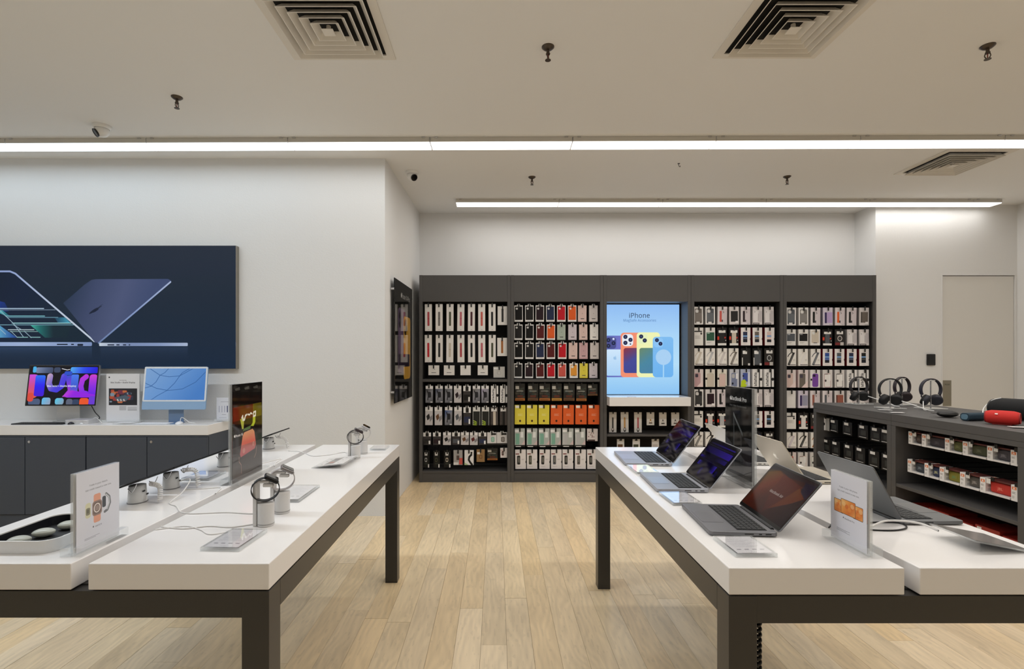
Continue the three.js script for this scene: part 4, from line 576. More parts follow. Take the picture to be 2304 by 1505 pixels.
// ---------- laptops ----------
const KEY_ROWS = [[14, 0.55], [14, 1], [14, 1], [13, 1], [12, 1], [10, 1]];
function laptop(label, pos, turn, w, d, lean, hexBody, hexKey, screenTex, power, faceKeys) {
  const o = thing('laptop', label, 'laptop', pos, turn, 'open laptops on the display table'), m = mt(hexBody, 0.36, { metal: 0.55 }), t = 0.0125, f = 0.003;
  part('base', plate(w, d, t, 0.011, 0.002).rotateX(-Math.PI / 2).translate(0, f, 0), m, o);
  for (const [a, b] of [[-1, -1], [1, -1], [-1, 1], [1, 1]]) part('foot', cy(0.008, f, a * (w / 2 - 0.03), f / 2, b * (d / 2 - 0.03)), BLACK, o);
  const y = f + t, kw = w * 0.87, kd = d * 0.44, kz = -d / 2 + 0.026 + kd / 2;
  const kb = part('keyboard', bx(kw, 0.0012, kd, 0, y + 0.0006, kz), mt(0x0c0d0f, 0.6), o);
  if (faceKeys) {
    const keyM = mt(hexKey, 0.5); let z = kz - kd / 2 + 0.002; const unit = (kd - 0.004) / 5.55;
    for (const [n, hgt] of KEY_ROWS) { const dh = unit * hgt, cw = (kw - 0.006) / n; const g = bx(cw - 0.0028, 0.0016, dh - 0.0028, 0, 0, 0); const gs = n === 10 ? bx(cw * 4 - 0.0028, 0.0016, dh - 0.0028) : null;
      let x = -kw / 2 + 0.003; for (let i = 0; i < n; i++) { const space = n === 10 && i === 3; if (n === 10 && i > 3 && i < 7) { continue; } part('key', space ? gs : g, keyM, kb, [x + (space ? cw * 2 : cw / 2), y + 0.002, z + dh / 2]); x += space ? cw * 4 : cw; }
      z += dh; }
  }
  part('trackpad', plate(w * 0.4, d * 0.34, 0.0006, 0.006).rotateX(-Math.PI / 2).translate(0, y, d / 2 - 0.008 - d * 0.17), mt(hexBody, 0.28, { metal: 0.45 }), o);
  part('hinge', cy(0.0055, w * 0.78, 0, y - 0.001, -d / 2 + 0.003, 'x'), BLACK, o);
  for (const s of [-1, 1]) part('port', [bx(0.0012, 0.0036, 0.018, s * (w / 2), f + t / 2, -d / 2 + 0.03), bx(0.0012, 0.0036, 0.009, s * (w / 2), f + t / 2, -d / 2 + 0.055), bx(0.0012, 0.0032, 0.028, s * (w / 2), f + t / 2, -d / 2 + 0.09)], BLACK, o);
  const lt = 0.005, lid = part('lid', plate(w, d - 0.004, lt, 0.011, 0.0015).translate(0, (d - 0.004) / 2 + 0.004, -lt), m, o, [0, y - 0.001, -d / 2 + 0.0015], [-lean, 0, 0]);
  part('bezel', plate(w - 0.003, d - 0.01, 0.0006, 0.009).translate(0, (d - 0.004) / 2 + 0.004, 0), BLACK_GLOSS, lid);
  part('screen', sheet(w - 0.014, d - 0.03, 0.0006).translate(0, (d - 0.004) / 2 + 0.007, 0.0008), lit(screenTex, power, 0.05), lid);
  part('logo', new THREE.ShapeGeometry(logoShape(0.021)).rotateY(Math.PI).translate(0, d / 2, -lt - 0.0004), mt(0xdcd8cc, 0.08, { metal: 0.9 }), lid);
  return o;
}
const SCR_VIOLET = canvas(512, 330, (k) => {
  F(k, '#08060c', 0, 0, 512, 330); F(k, LG(k, 0, 0, 512, 0, '#0a0614', '#140a3a', '#06040a'), 0, 0, 512, 330);
  const bar = (x, y, w, h, a, b) => { k.save(); k.translate(x, y); k.fillStyle = LG(k, 0, 0, w, 0, a, b); k.fillRect(0, 0, w, h); k.restore(); };
  bar(40, 20, 440, 10, '#1c1250', '#3a22c0'); bar(20, 58, 470, 52, '#160c46', '#4326c8'); bar(250, 120, 230, 36, '#0a0622', '#2c1a90'); bar(20, 150, 120, 22, '#3a22b8', '#0a0622'); bar(300, 190, 100, 66, '#0a0622', '#4a34e0'); bar(60, 200, 80, 40, '#4630d8', '#0e0830'); bar(180, 250, 60, 60, '#2a18a0', '#08061a'); bar(430, 220, 60, 50, '#1c1070', '#06040e');
  for (const y of [46, 112, 180, 262]) SL(k, '#4a4670', 2, [[20, y], [480, y]]);
});
const SCR_AMBER = canvas(512, 330, (k) => {
  F(k, LG(k, 0, 0, 512, 330, '#4a3a14', '#521806', '#3a0c06', '#1c0614'), 0, 0, 512, 330);
  FP(k, LG(k, 0, 20, 200, 260, '#766016', '#7c2c08', '#3a0c06'), [[10, 60], [110, 20], [260, 60], [200, 200], [120, 300], [40, 300]]);
  FP(k, LG(k, 200, 40, 360, 300, '#6a1c06', '#4c1006'), [[170, 30], [420, 60], [330, 200], [260, 320], [200, 200]]);
  FP(k, LG(k, 300, 60, 420, 260, '#7c4610', '#6a2006'), [[400, 70], [330, 200], [280, 280], [430, 180], [500, 120]]);
  FP(k, LG(k, 420, 20, 512, 120, '#1a0e2c', '#2a1430'), [[400, 0], [512, 0], [512, 120], [430, 90]]); FP(k, LG(k, 0, 0, 200, 40, '#180c20', '#2a1018'), [[0, 0], [512, 0], [512, 16], [240, 40], [120, 16], [0, 40]]);
  for (let i = 0; i < 6; i++) SL(k, 'rgba(150,90,20,.35)', 3, [[110 + i * 14, 320], [80 + i * 34, 180], [60 + i * 60, 90]]);
  TX(k, '#c9bcb6', 'MacBook Air', 250, 168, 26, 'center', 'bold');
});
const SCR_DARK = canvas(128, 80, (k) => F(k, LG(k, 0, 0, 128, 80, '#0a0a12', '#16161e'), 0, 0, 128, 80));
laptop('largest silver-grey laptop with violet screen at the far end, facing the aisle', [0.822, TOP, -2.89], -Math.PI / 2 - 0.055, 0.356, 0.248, 0.645, 0xa9abb3, 0x15171b, SCR_VIOLET, 0.2, true);
laptop('middle silver-grey laptop with violet screen, facing the aisle', [0.806, TOP, -2.34], -Math.PI / 2 - 0.045, 0.318, 0.221, 0.665, 0xa6a8b0, 0x121418, SCR_VIOLET, 0.3, true);
laptop('dark grey laptop with amber and red screen nearest the viewer, facing the aisle', [0.81, TOP, -1.806], -Math.PI / 2 - 0.07, 0.318, 0.214, 0.70, 0x77777b, 0x1b1c1e, SCR_AMBER, 0.42, true);
laptop('silver laptop seen from behind at the far end, partly behind the dark sign', [1.487, TOP, -2.885], Math.PI / 2, 0.32, 0.221, 0.655, 0xd2d0cb, 0x1b1c1e, SCR_DARK, 0.3, false);
laptop('pale gold laptop seen from behind between the sign and the dark laptop', [1.525, TOP, -2.48], Math.PI / 2, 0.3126, 0.215, 0.58, 0xcfc6b6, 0x1b1c1e, SCR_DARK, 0.3, true);
laptop('dark graphite laptop seen from behind beside the small white sign', [1.508, TOP, -1.915], Math.PI / 2, 0.31, 0.212, 0.50, 0x6c6e70, 0x202224, SCR_DARK, 0.3, true);

// ---------- acrylic signs ----------
function sign(name, label, pos, turn, w, h, tex, o2 = {}) {   // upright acrylic holder on a slotted base; its face looks along +z before the turn
  const o = thing(name, label, 'sign', pos, turn), t = o2.t ?? 0.014, b = o2.base ?? 0.062, bh = o2.bh ?? 0.026, ov = o2.over ?? 0.016;
  part('base', [bx(w + ov, bh, b / 2 - t / 2, 0, bh / 2, b / 4 + t / 4, 0.001), bx(w + ov, bh, b / 2 - t / 2, 0, bh / 2, -b / 4 - t / 4, 0.001)], ACRYLIC_EDGE, o);
  part('holder', [bx(w, h, 0.002, 0, h / 2 + 0.003, t / 2 - 0.001), bx(w, h, 0.002, 0, h / 2 + 0.003, -t / 2 + 0.001), bx(0.002, h, t - 0.004, -w / 2 + 0.001, h / 2 + 0.003, 0), bx(0.002, h, t - 0.004, w / 2 - 0.001, h / 2 + 0.003, 0), bx(w, 0.002, t - 0.004, 0, h + 0.002, 0)], ACRYLIC_EDGE, o);
  const m = o2.mat ?? printed(tex, o2.rough ?? 0.4), back = o2.back ?? mt(0xe6e4e6, 0.5), iw = w - (o2.inset ?? 0.006);
  part('print', sheet(iw, h - 0.004, 0.001).translate(0, h / 2 + 0.004, t / 2 + 0.0006), m, o);
  part('backing', sheet(iw, h - 0.004, 0.002).translate(0, h / 2 + 0.004, 0), back, o);
  return o;
}
const smallText = (k, x, y, w, c = '#77757a') => { F(k, c, x, y, w, 3); };
const S_PHONES = canvas(320, 470, (k) => {
  F(k, '#e4e3ea', 0, 0, 320, 470); TX(k, '#6a686e', 'Trade in your old phone.', 160, 96, 15); TX(k, '#6a686e', 'Get credit toward a new one.', 160, 122, 15);
  for (const [x, y, w, h] of [[34, 190, 80, 84], [206, 190, 80, 84], [98, 176, 124, 96]]) { FR(k, '#4a2c1c', x - 3, y - 3, w + 6, h + 6, 6); FR(k, LG(k, x, y, x + w, y + h, '#f6c884', '#f0a050', '#e07a34', '#f2b06a'), x, y, w, h, 4); k.save(); k.globalAlpha = 0.5; for (let i = 0; i < 4; i++) FC(k, ['#f8d8a0', '#d8642c', '#f2a050', '#fbe3b8'][i], x + w * (0.2 + 0.2 * i), y + h * (0.3 + 0.15 * (i % 3)), 16); k.restore(); }
  logo(k, '#3a383c', 118, 300, 6); TX(k, '#4a484c', 'MacBook Pro', 172, 302, 15); bars(k, 56, 386, 120, 3, '#8d8b92');
});
const S_WATCH = canvas(320, 470, (k) => {
  F(k, '#dddde4', 0, 0, 320, 470); TX(k, '#6a686e', 'Trade in your Watch.', 160, 92, 15); TX(k, '#6a686e', 'Get credit toward a new one.', 160, 118, 15);
  FR(k, '#d9d6b4', 62, 196, 40, 92, 16); FR(k, '#8a8770', 66, 226, 30, 44, 9); FR(k, '#6d6b5a', 72, 236, 16, 22, 4);
  FR(k, '#e6a488', 122, 156, 52, 176, 12); FR(k, '#9a8278', 112, 198, 72, 92, 20); FR(k, '#7c6a62', 118, 206, 60, 76, 16); SL(k, '#f0e4dc', 6, [...Array(33)].map((_, i) => [148 + 22 * Math.cos(i / 32 * 6.283), 244 + 26 * Math.sin(i / 32 * 6.283)])); FC(k, '#a08d84', 148, 244, 17);
  SL(k, '#77797c', 17, [[216, 176], [240, 200], [246, 240], [226, 280], [206, 286]]); SL(k, '#c9ccd0', 7, [[214, 178], [238, 202], [242, 238], [224, 276]]); FR(k, '#4c4e52', 186, 186, 28, 70, 10);
  logo(k, '#4a484c', 120, 352, 6); TX(k, '#5a585c', 'WATCH', 158, 354, 15); bars(k, 56, 408, 110, 2, '#9a98a0');
});
const S_MACPRO = canvas(300, 480, (k) => {
  F(k, '#121313', 0, 0, 300, 480); logo(k, '#d8d8d8', 66, 58, 13); TX(k, '#dcdcdc', 'MacBook Pro', 156, 60, 29, 'center', 'bold'); TX(k, '#8a8a8a', 'Mover. Maker. Boundary breaker.', 152, 96, 13);
  FP(k, LG(k, 90, 120, 160, 220, '#777a7c', '#54585a'), [[98, 130], [128, 160], [206, 232], [206, 250], [98, 150]]); FP(k, '#3c4042', [[98, 150], [110, 160], [110, 420], [98, 420]]); SL(k, '#565b5e', 3, [[186, 240], [186, 400]]); F(k, LG(k, 0, 250, 0, 480, '#161616', '#20191d', '#2a2c2c'), 206, 252, 94, 228);
});
const S_YELLOW = canvas(300, 450, (k) => {
  F(k, LG(k, 0, 0, 0, 450, '#141212', '#1f1413', '#2a2422', '#53504e'), 0, 0, 300, 450); F(k, 'rgba(120,34,22,.75)', 6, 104, 200, 66); F(k, 'rgba(130,120,30,.7)', 200, 104, 92, 66); for (const x of [20, 110, 200]) FP(k, '#4a4844', [[x, 20], [x + 46, 14], [x + 52, 28], [x + 10, 30]]);
  FP(k, '#b9bd50', [[72, 166], [112, 160], [104, 214], [90, 214]]); FP(k, '#bccb3c', [[198, 168], [226, 160], [224, 196], [206, 214], [176, 210], [196, 196]]); FP(k, '#5e7a48', [[104, 214], [180, 206], [170, 222], [96, 226]]);
  SL(k, '#efece4', 10, [[88, 160], [96, 152], [98, 172], [114, 172], [122, 154], [134, 150]]); SL(k, '#efece4', 8, [[146, 150], [166, 154], [176, 146], [190, 152]]); SL(k, '#efece4', 9, [[206, 146], [228, 144], [226, 164], [204, 166], [206, 150]]);
  logo(k, '#e4e2de', 20, 236, 8); TX(k, '#e4e2de', 'iPhone 14', 60, 238, 16, 'center', 'bold');
  FP(k, LG(k, 0, 230, 0, 340, '#e0a070', '#de6a5a', '#d85a60'), [[96, 246], [110, 232], [196, 226], [214, 240], [232, 306], [220, 326], [78, 344], [70, 330]]); FC(k, 'rgba(255,190,170,.5)', 108, 318, 13); FC(k, 'rgba(255,190,170,.5)', 204, 300, 11);
  SL(k, 'rgba(210,160,140,.7)', 4, [[62, 340], [62, 362], [82, 380], [84, 420]]); SL(k, 'rgba(210,160,140,.7)', 4, [[236, 320], [232, 352], [214, 370]]); F(k, 'rgba(120,116,112,.35)', 0, 290, 300, 140); FP(k, '#3f3532', [[0, 450], [0, 436], [300, 418], [300, 450]]);
});
const S_MINI = canvas(320, 464, (k) => {
  F(k, '#e6e6ea', 0, 0, 320, 464); FC(k, '#2a2a2c', 28, 34, 7); TX(k, '#66646a', 'Introducing', 160, 62, 13); TX(k, '#3a383e', 'Mac Studio + Studio Display', 160, 84, 18, 'center', 'bold');
  F(k, '#20222c', 24, 142, 274, 162); for (let i = 0; i < 30; i++) FR(k, ['#b0413e', '#c7593a', '#3a4258', '#7a3450', '#d8784a', '#2c3550', '#8fa4b8'][i % 7], 28 + rnd(0, 220), 146 + rnd(0, 120), rnd(20, 50), rnd(14, 34), 10); FP(k, '#56687a', [[80, 232], [180, 206], [232, 226], [190, 264], [110, 268]]); for (const x of [100, 130, 160]) FP(k, '#e0dcd8', [[x, 250], [x + 10, 240], [x + 22, 262], [x + 8, 266]]);
  FR(k, '#c4c4c8', 126, 310, 66, 44, 6); FR(k, '#cacace', 206, 320, 90, 34, 6); F(k, '#9a9a9e', 206, 350, 90, 5);
});
const S_COUNTER = canvas(160, 200, (k) => { F(k, '#e3e6f0', 0, 0, 160, 200); bars(k, 40, 34, 80, 1, '#8a8c98'); for (let i = 0; i < 5; i++) F(k, i > 2 ? '#3c4670' : '#b9bdd0', 20 + i * 26, 70, 9, 56); bars(k, 50, 144, 40, 1, '#8a8c98'); bars(k, 24, 172, 70, 1, '#9a9ca8'); });
sign('acrylic_sign', 'white paper-and-acrylic sign with three watches on the near edge of the watch table', [-1.232, TOP, -1.575], Math.PI / 2, 0.175, 0.236, S_WATCH);
sign('acrylic_sign', 'small white acrylic sign with orange phone pictures at the near end of the laptop table', [1.086, TOP, -1.565], -Math.PI / 2, 0.165, 0.216, S_PHONES);
sign('acrylic_sign', 'tall dark acrylic sign with white laptop headline standing on the laptop table', [1.144, TOP + 0.0, -2.393], -Math.PI / 2, 0.264, 0.435, S_MACPRO, { t: 0.022, base: 0.09, rough: 0.05, back: BLACK });
sign('acrylic_sign', 'tall dark acrylic sign with pink phone picture on the watch table', [-1.2, TOP, -2.456], Math.PI / 2, 0.3, 0.452, S_YELLOW, { t: 0.016, base: 0.085, rough: 0.05, back: BLACK });
sign('acrylic_sign', 'white acrylic sign with red picture between the two desktop screens', [X(278, 4.5), CT, -4.5], 0, 0.296, 0.425, S_MINI, { base: 0.09 });
sign('acrylic_sign', 'small white acrylic sign near the end of the white worktop', [X(506, 4.55), CT, -4.56], 0, 0.155, 0.21, S_COUNTER, { base: 0.06 });
// ---------- flat price blocks ----------
const PAPER = (seedX, tint = '#efedf0') => printed(canvas(192, 256, (k) => { F(k, tint, 0, 0, 192, 256); TX(k, '#6b6a70', '.......... ......', 96, 22, 16); for (let i = 0; i < 9; i++) { F(k, '#b4b2b8', 16 + (i * seedX) % 14, 44 + i * 15, 90 + (i * 37 * seedX) % 66, 3); } for (let i = 0; i < 4; i++) F(k, '#8a888e', 20 + i * 42, 200, 24, 9); TX(k, '#55535a', '.....', 96, 232, 24); }), 0.06);
function priceBlock(label, x, z, w, d, turn, seedX) {
  const o = thing('price_block', label, 'price block', [x, TOP, z], turn, 'clear acrylic price blocks');
  part('acrylic', [bx(w, 0.003, d, 0, 0.0015, 0, 0.0008), bx(w, 0.008, 0.003, 0, 0.007, d / 2 - 0.0015), bx(w, 0.008, 0.003, 0, 0.007, -d / 2 + 0.0015), bx(0.003, 0.008, d - 0.006, -w / 2 + 0.0015, 0.007, 0), bx(0.003, 0.008, d - 0.006, w / 2 - 0.0015, 0.007, 0)], ACRYLIC_EDGE, o);
  part('paper', sheet(w * 0.86, d * 0.9, 0.0006).rotateX(-Math.PI / 2).translate(0, 0.0105, 0), PAPER(seedX), o);
  part('cover', bx(w - 0.002, 0.002, d - 0.002, 0, 0.0122, 0, 0.0008), ACRYLIC, o);
}
priceBlock('clear acrylic price block in front of the amber-screen laptop', 0.753, -1.553, 0.122, 0.15, 0.02, 3);
priceBlock('clear acrylic price block between the middle and amber-screen laptops', 0.745, -2.075, 0.115, 0.165, 0.03, 5);
priceBlock('clear acrylic price block in front of the farthest aisle laptop', 0.747, -2.61, 0.112, 0.175, 0.03, 7);
priceBlock('clear acrylic price block alone at the near corner of the watch table', -0.82, -1.608, 0.12, 0.17, -0.05, 4);
priceBlock('clear acrylic price block behind the second watch stand', -0.843, -2.155, 0.118, 0.24, 0, 6);
priceBlock('clear acrylic price block beside the farthest watch stand', -0.735, -3.23, 0.1, 0.12, 0, 9);
priceBlock('clear acrylic price block lying between the middle tablets', -1.41, -2.47, 0.13, 0.16, 0, 8);
function tiltedCard(label, x, z, w, d, turn, rise, tex) {
  const o = thing('tilted_price_card', label, 'price card', [x, TOP, z], turn);
  const a = Math.atan2(rise, w), L = w / Math.cos(a);
  part('acrylic', [bx(L, 0.004, d, L / 2, 0.002, 0, 0.001).rotateZ(a).translate(-w / 2, 0.0005, 0)], ACRYLIC_EDGE, o);
  part('support', bx(0.004, rise, d * 0.9, w / 2 - 0.02, rise / 2 * 0.9, 0, 0.001), ACRYLIC, o);
  part('card', sheet(L - 0.012, d - 0.012, 0.001).rotateX(-Math.PI / 2).translate(L / 2, 0.0048, 0).rotateZ(a).translate(-w / 2, 0.0005, 0), printed(tex, 0.15), o);
}
tiltedCard('tilted white card printed with two watches before the far watch stands', -0.868, -2.77, 0.172, 0.235, -0.06, 0.022, canvas(200, 260, (k) => { F(k, '#e6e3e2', 0, 0, 200, 260); F(k, '#9b9896', 60, 30, 60, 200); FR(k, '#77747c', 74, 60, 34, 44, 10); FR(k, '#b07a70', 74, 150, 34, 44, 10); for (const y of [50, 120, 200]) { F(k, '#77706e', 30, y, 16, 10); F(k, '#88817e', 140, y, 14, 8); } bars(k, 20, 240, 120, 2, '#a09b99'); }));
tiltedCard('tilted grey card at the near outer corner of the laptop table', 1.5, -1.585, 0.178, 0.16, Math.PI, 0.034, canvas(128, 128, (k) => { F(k, '#8d8a87', 0, 0, 128, 128); for (let i = 0; i < 500; i++) F(k, i % 2 ? '#9a9793' : '#827f7c', rnd(0, 126), rnd(0, 126), 3, 2); }));

// ---------- watches on stands ----------
function watchSet(i, x, z, turn, bandHex, headHex, stand, label) {
  const s = thing('watch_stand', stand, 'watch stand', [x, TOP, z], 0, 'white watch stands'), m = mt(0xdcdad8, 0.4);
  part('base', lathe([[0.001, 0], [0.0255, 0], [0.027, 0.002], [0.027, 0.076], [0.0255, 0.079], [0.001, 0.08]], 36), m, s);
  part('base_ring', lathe([[0.0262, 0.006], [0.0276, 0.007], [0.0276, 0.01], [0.0262, 0.011]], 36), mt(0xa9a7a5, 0.3), s);
  part('post', bx(0.013, 0.15, 0.03, -0.033, 0.075, 0, 0.003), m, s);
  part('arm', [bx(0.05, 0.01, 0.012, -0.012, 0.15, 0, 0.003), bx(0.034, 0.012, 0.014, 0.008, 0.138, 0, 0.003).rotateZ(-0.0)], m, s);
  part('sensor', cy(0.004, 0.004, -0.034, 0.1515, 0, 'y'), BLACK, s);
  const o = thing('smart_watch', label, 'watch', [x - 0.002, TOP + 0.082, z], turn, 'watches on white stands'), band = new THREE.Shape(), hole = new THREE.Path();
  band.absellipse(0, 0.038, 0.041, 0.036, 0, Math.PI * 2); hole.absellipse(0, 0.038, 0.0385, 0.0335, 0, Math.PI * 2, true); band.holes.push(hole);
  part('band', ex(band, 0.023, 0.0006, 22).translate(0, 0, -0.0115), mt(bandHex, 0.5, bandHex > 0x999999 ? { metal: 0.35 } : {}), o);
  o.scale.setScalar(1.12);
  const h = part('case', new RoundedBoxGeometry(0.044, 0.0125, 0.048, 3, 0.005), mt(headHex, 0.3, { metal: 0.5 }), o, [0.017, 0.069, 0], [0, 0, -0.5]);
  part('glass', plate(0.039, 0.043, 0.0012, 0.006).rotateX(-Math.PI / 2).translate(0, 0.0059, 0), BLACK_GLOSS, h); part('crown', cy(0.003, 0.003, 0.0235, 0, 0.008, 'x'), SILVER, h);
}
watchSet(0, -0.793, -1.762, 0.42, 0x161617, 0x1c1c1e, 'white cylinder watch stand nearest the viewer', 'black banded watch on the stand nearest the viewer');
watchSet(1, -0.797, -1.906, 0.4, 0xb9b3b3, 0x8d8a8c, 'white cylinder watch stand just behind the nearest one', 'silver watch with pale band on the second stand');
watchSet(2, -0.80, -2.913, 0.35, 0x2a2525, 0x40373a, 'white cylinder watch stand beyond the tilted watch card', 'dark thin-banded watch on the third stand, beyond the tilted card');
watchSet(3, -0.796, -3.06, 0.1, 0xd2d0d0, 0xc4c4c6, 'white cylinder watch stand farthest from the viewer', 'silver watch on the farthest stand');

// ---------- tray of earphones ----------
{
  const o = thing('earphone_tray', 'white rounded tray with black inside at the near end of the watch table', 'tray', [-1.417, TOP, -1.64]), w = 0.215, d = 0.275, r = 0.045;
  const s = rr(w, d, r), hole = new THREE.Path(rr(w - 0.011, d - 0.011, r - 0.005).getPoints(10).reverse()); s.holes.push(hole);
  part('rim', ex(s, 0.038, 0.0012, 10).rotateX(-Math.PI / 2), WHITE, o); part('floor_pad', ex(rr(w - 0.0115, d - 0.0115, r - 0.005), 0.005, 0, 10).rotateX(-Math.PI / 2), mt(0x17181b, 0.6), o);
  part('inner_lining', (() => { const a = rr(w - 0.0115, d - 0.0115, r - 0.0055), b = new THREE.Path(rr(w - 0.016, d - 0.016, r - 0.008).getPoints(10).reverse()); a.holes.push(b); return ex(a, 0.034, 0, 10).rotateX(-Math.PI / 2); })(), mt(0x14161c, 0.35), o);
  const grey = mt(0xb5b8ae, 0.3);
  [[-1.461, -1.565, 0.5, 'nearest the viewer'], [-1.447, -1.635, 0.45, 'in the middle'], [-1.43, -1.71, 0.3, 'at the back']].forEach(([x, z, a, l]) => {
    const c = thing('earphone_case', `pebble-shaped pale grey earphone case in the tray, ${l}`, 'earphone case', [x, TOP + 0.005, z], a, 'earphone cases in the tray');
    part('shell', new THREE.SphereGeometry(1, 32, 20).scale(0.03, 0.0135, 0.024).translate(0, 0.0135, 0), grey, c); part('seam', new THREE.TorusGeometry(1, 0.012, 6, 40).rotateX(Math.PI / 2).scale(0.03, 0.03, 0.024).translate(0, 0.0165, 0), mt(0x9b9e95, 0.4), c);
  });
  [[-1.392, -1.555, 0.4, 'near pair'], [-1.358, -1.61, 0.7, 'far pair']].forEach(([x, z, a, l]) => { for (const s of [0, 1]) {
    const e = thing('earphone', `tiny white stemmed earphone on the tray floor, ${s ? 'outer' : 'inner'} of the ${l}`, 'earphone', [x + s * 0.017, TOP + 0.005, z - s * 0.012], a + s, 'loose white earphones');
    part('bud', new THREE.SphereGeometry(0.0075, 18, 14).translate(0, 0.0075, 0), mt(0xc9cac4, 0.25), e); part('stem', cy(0.0032, 0.024, 0.014, 0.0045, 0, 'x'), mt(0xd2d3ce, 0.25), e); part('tip', cy(0.0035, 0.004, -0.0065, 0.009, 0, 'x'), mt(0x3a3a3c, 0.5), e);
  } });
}
// ---------- tablets on stands ----------
const STANDW = mt(0xd8d8d7, 0.4);
function tabletSet(x, z, len, label, stand, h = 0.098) {
  const s = thing('tablet_stand', stand, 'tablet stand', [x - 0.02, TOP, z], 0, 'white tablet stands');
  part('pedestal', lathe([[0.001, 0], [0.036, 0], [0.038, 0.002], [0.036, 0.03], [0.033, h - 0.03], [0.001, h - 0.028]], 32).scale(0.85, 1, 1), STANDW, s);
  part('foot_ring', lathe([[0.036, 0], [0.0395, 0], [0.0395, 0.003], [0.036, 0.004]], 32).scale(0.86, 1, 1), mt(0x77777a, 0.4), s);
  part('slot', [bx(0.003, 0.006, 0.012, 0.0315, 0.046, 0.008), bx(0.003, 0.006, 0.008, 0.032, 0.03, -0.012)], BLACK, s);
  part('cradle_clip', [tube([[0.005, h - 0.03, len * 0.3], [0.02, h - 0.045, len * 0.3], [0.032, h - 0.03, len * 0.3], [0.04, h - 0.012, len * 0.3]], 0.0018, 16), tube([[0.005, h - 0.03, -len * 0.3], [0.02, h - 0.045, -len * 0.3], [0.032, h - 0.03, -len * 0.3], [0.04, h - 0.012, -len * 0.3]], 0.0018, 16)], CHROME, s);
  const o = thing('tablet', label, 'tablet', [x, TOP + h - 0.012, z], 0, 'thin tablets on white stands'); o.rotation.z = 0.352;
  part('body', plate(0.13, len, 0.0062, 0.008, 0.0012).rotateX(-Math.PI / 2), mt(0x1a1b1e, 0.4, { metal: 0.4 }), o);
  part('screen_glass', plate(0.126, len - 0.004, 0.0008, 0.006).rotateX(-Math.PI / 2).translate(0, 0.0062, 0), BLACK_GLOSS, o);
  return o;
}
tabletSet(-1.415, -2.046, 0.205, 'thin black tablet on the stand nearest the earphone tray', 'white stand under the tablet nearest the earphone tray');
tabletSet(-1.42, -2.265, 0.2, 'thin black tablet on the second stand along the counter side', 'white stand under the second tablet');
tabletSet(-1.425, -2.72, 0.3, 'longest thin black tablet, on the stand behind the tall phone sign', 'white stand behind the tall phone sign');
tabletSet(-1.42, -3.24, 0.27, 'thin black tablet on the farthest stand of the watch table', 'white stand under the farthest tablet');
// ---------- cables on the tables ----------
const WCORD = mt(0xe6e3e0, 0.4), cable = (label, pts, r = 0.0022, m = WCORD, n = 80) => single('cable', label, 'cable', tube(pts, r, n, 7), m, [0, 0, 0], 0, 'loose cables on the tables');
const T0 = TOP + 0.0024;
function coil(label, a, b, c, turns = 16, R = 0.0075) {
  const curve = new THREE.CatmullRomCurve3([a, b, c].map(V)), pts = [], n = turns * 12, fr = curve.computeFrenetFrames(n);
  for (let i = 0; i <= n; i++) { const p = curve.getPoint(i / n), t = i / 12 * Math.PI * 2; pts.push(p.clone().addScaledVector(fr.normals[i], R * Math.cos(t)).addScaledVector(fr.binormals[i], R * Math.sin(t)).toArray()); }
  single('coiled_cord', label, 'cord', tube(pts, 0.0022, n * 2, 6), WCORD, [0, 0, 0], 0, 'white coiled cords at the tablet stands');
}
coil('white coiled cord drooping from the tablet stand nearest the tray', [-1.395, TOP + 0.07, -2.06], [-1.35, TOP + 0.06, -2.05], [-1.335, TOP + 0.0105, -2.03]);
coil('white coiled cord drooping from the second tablet stand', [-1.4, TOP + 0.075, -2.28], [-1.335, TOP + 0.075, -2.27], [-1.31, TOP + 0.011, -2.25]);
coil('white coiled cord behind the tall phone sign', [-1.4, TOP + 0.07, -2.74], [-1.35, TOP + 0.055, -2.73], [-1.33, TOP + 0.011, -2.71], 12);
coil('white coiled cord at the farthest tablet stand', [-1.395, TOP + 0.07, -3.26], [-1.34, TOP + 0.06, -3.25], [-1.31, TOP + 0.011, -3.22], 12);
cable('white cable looping from the second tablet stand across the table gap', [[-1.4, TOP + 0.03, -2.25], [-1.33, TOP + 0.05, -2.22], [-1.3, TOP + 0.02, -2.12], [-1.29, T0, -2.02], [-1.24, T0, -1.98], [-1.198, T0, -1.93], [-1.17, T0, -1.9], [-1.13, T0, -1.885], [-1.0, T0, -1.9], [-0.9, T0, -1.885], [-0.84, T0, -1.9]]);
cable('white cable running from the gap to the nearest watch stand', [[-1.14, T0, -1.74], [-1.05, T0, -1.72], [-0.98, T0, -1.745], [-0.9, T0, -1.735], [-0.84, T0, -1.765]]);
cable('white cable crossing behind the nearest watch stand cable', [[-1.14, T0, -1.71], [-1.06, T0, -1.745], [-0.99, T0, -1.71], [-0.93, T0, -1.665], [-0.88, T0, -1.69]], 0.0018);
cable('white cable from the second tablet stand to the tall phone sign', [[-1.36, T0, -2.23], [-1.29, T0, -2.24], [-1.22, T0, -2.26], [-1.196, T0, -2.2], [-1.185, T0, -2.16]]);
cable('white cable winding towards the third watch stand', [[-1.28, T0, -3.15], [-1.2, T0, -3.12], [-1.14, T0, -3.06], [-1.06, T0, -2.98], [-0.98, T0, -3.02], [-0.92, T0, -3.1], [-0.86, T0, -2.98], [-0.828, T0, -2.93]]);
cable('white cable between the far tablet stands', [[-1.3, T0, -2.72], [-1.26, T0, -2.8], [-1.22, T0, -2.9], [-1.2, T0, -2.78], [-1.17, T0, -2.7]]);
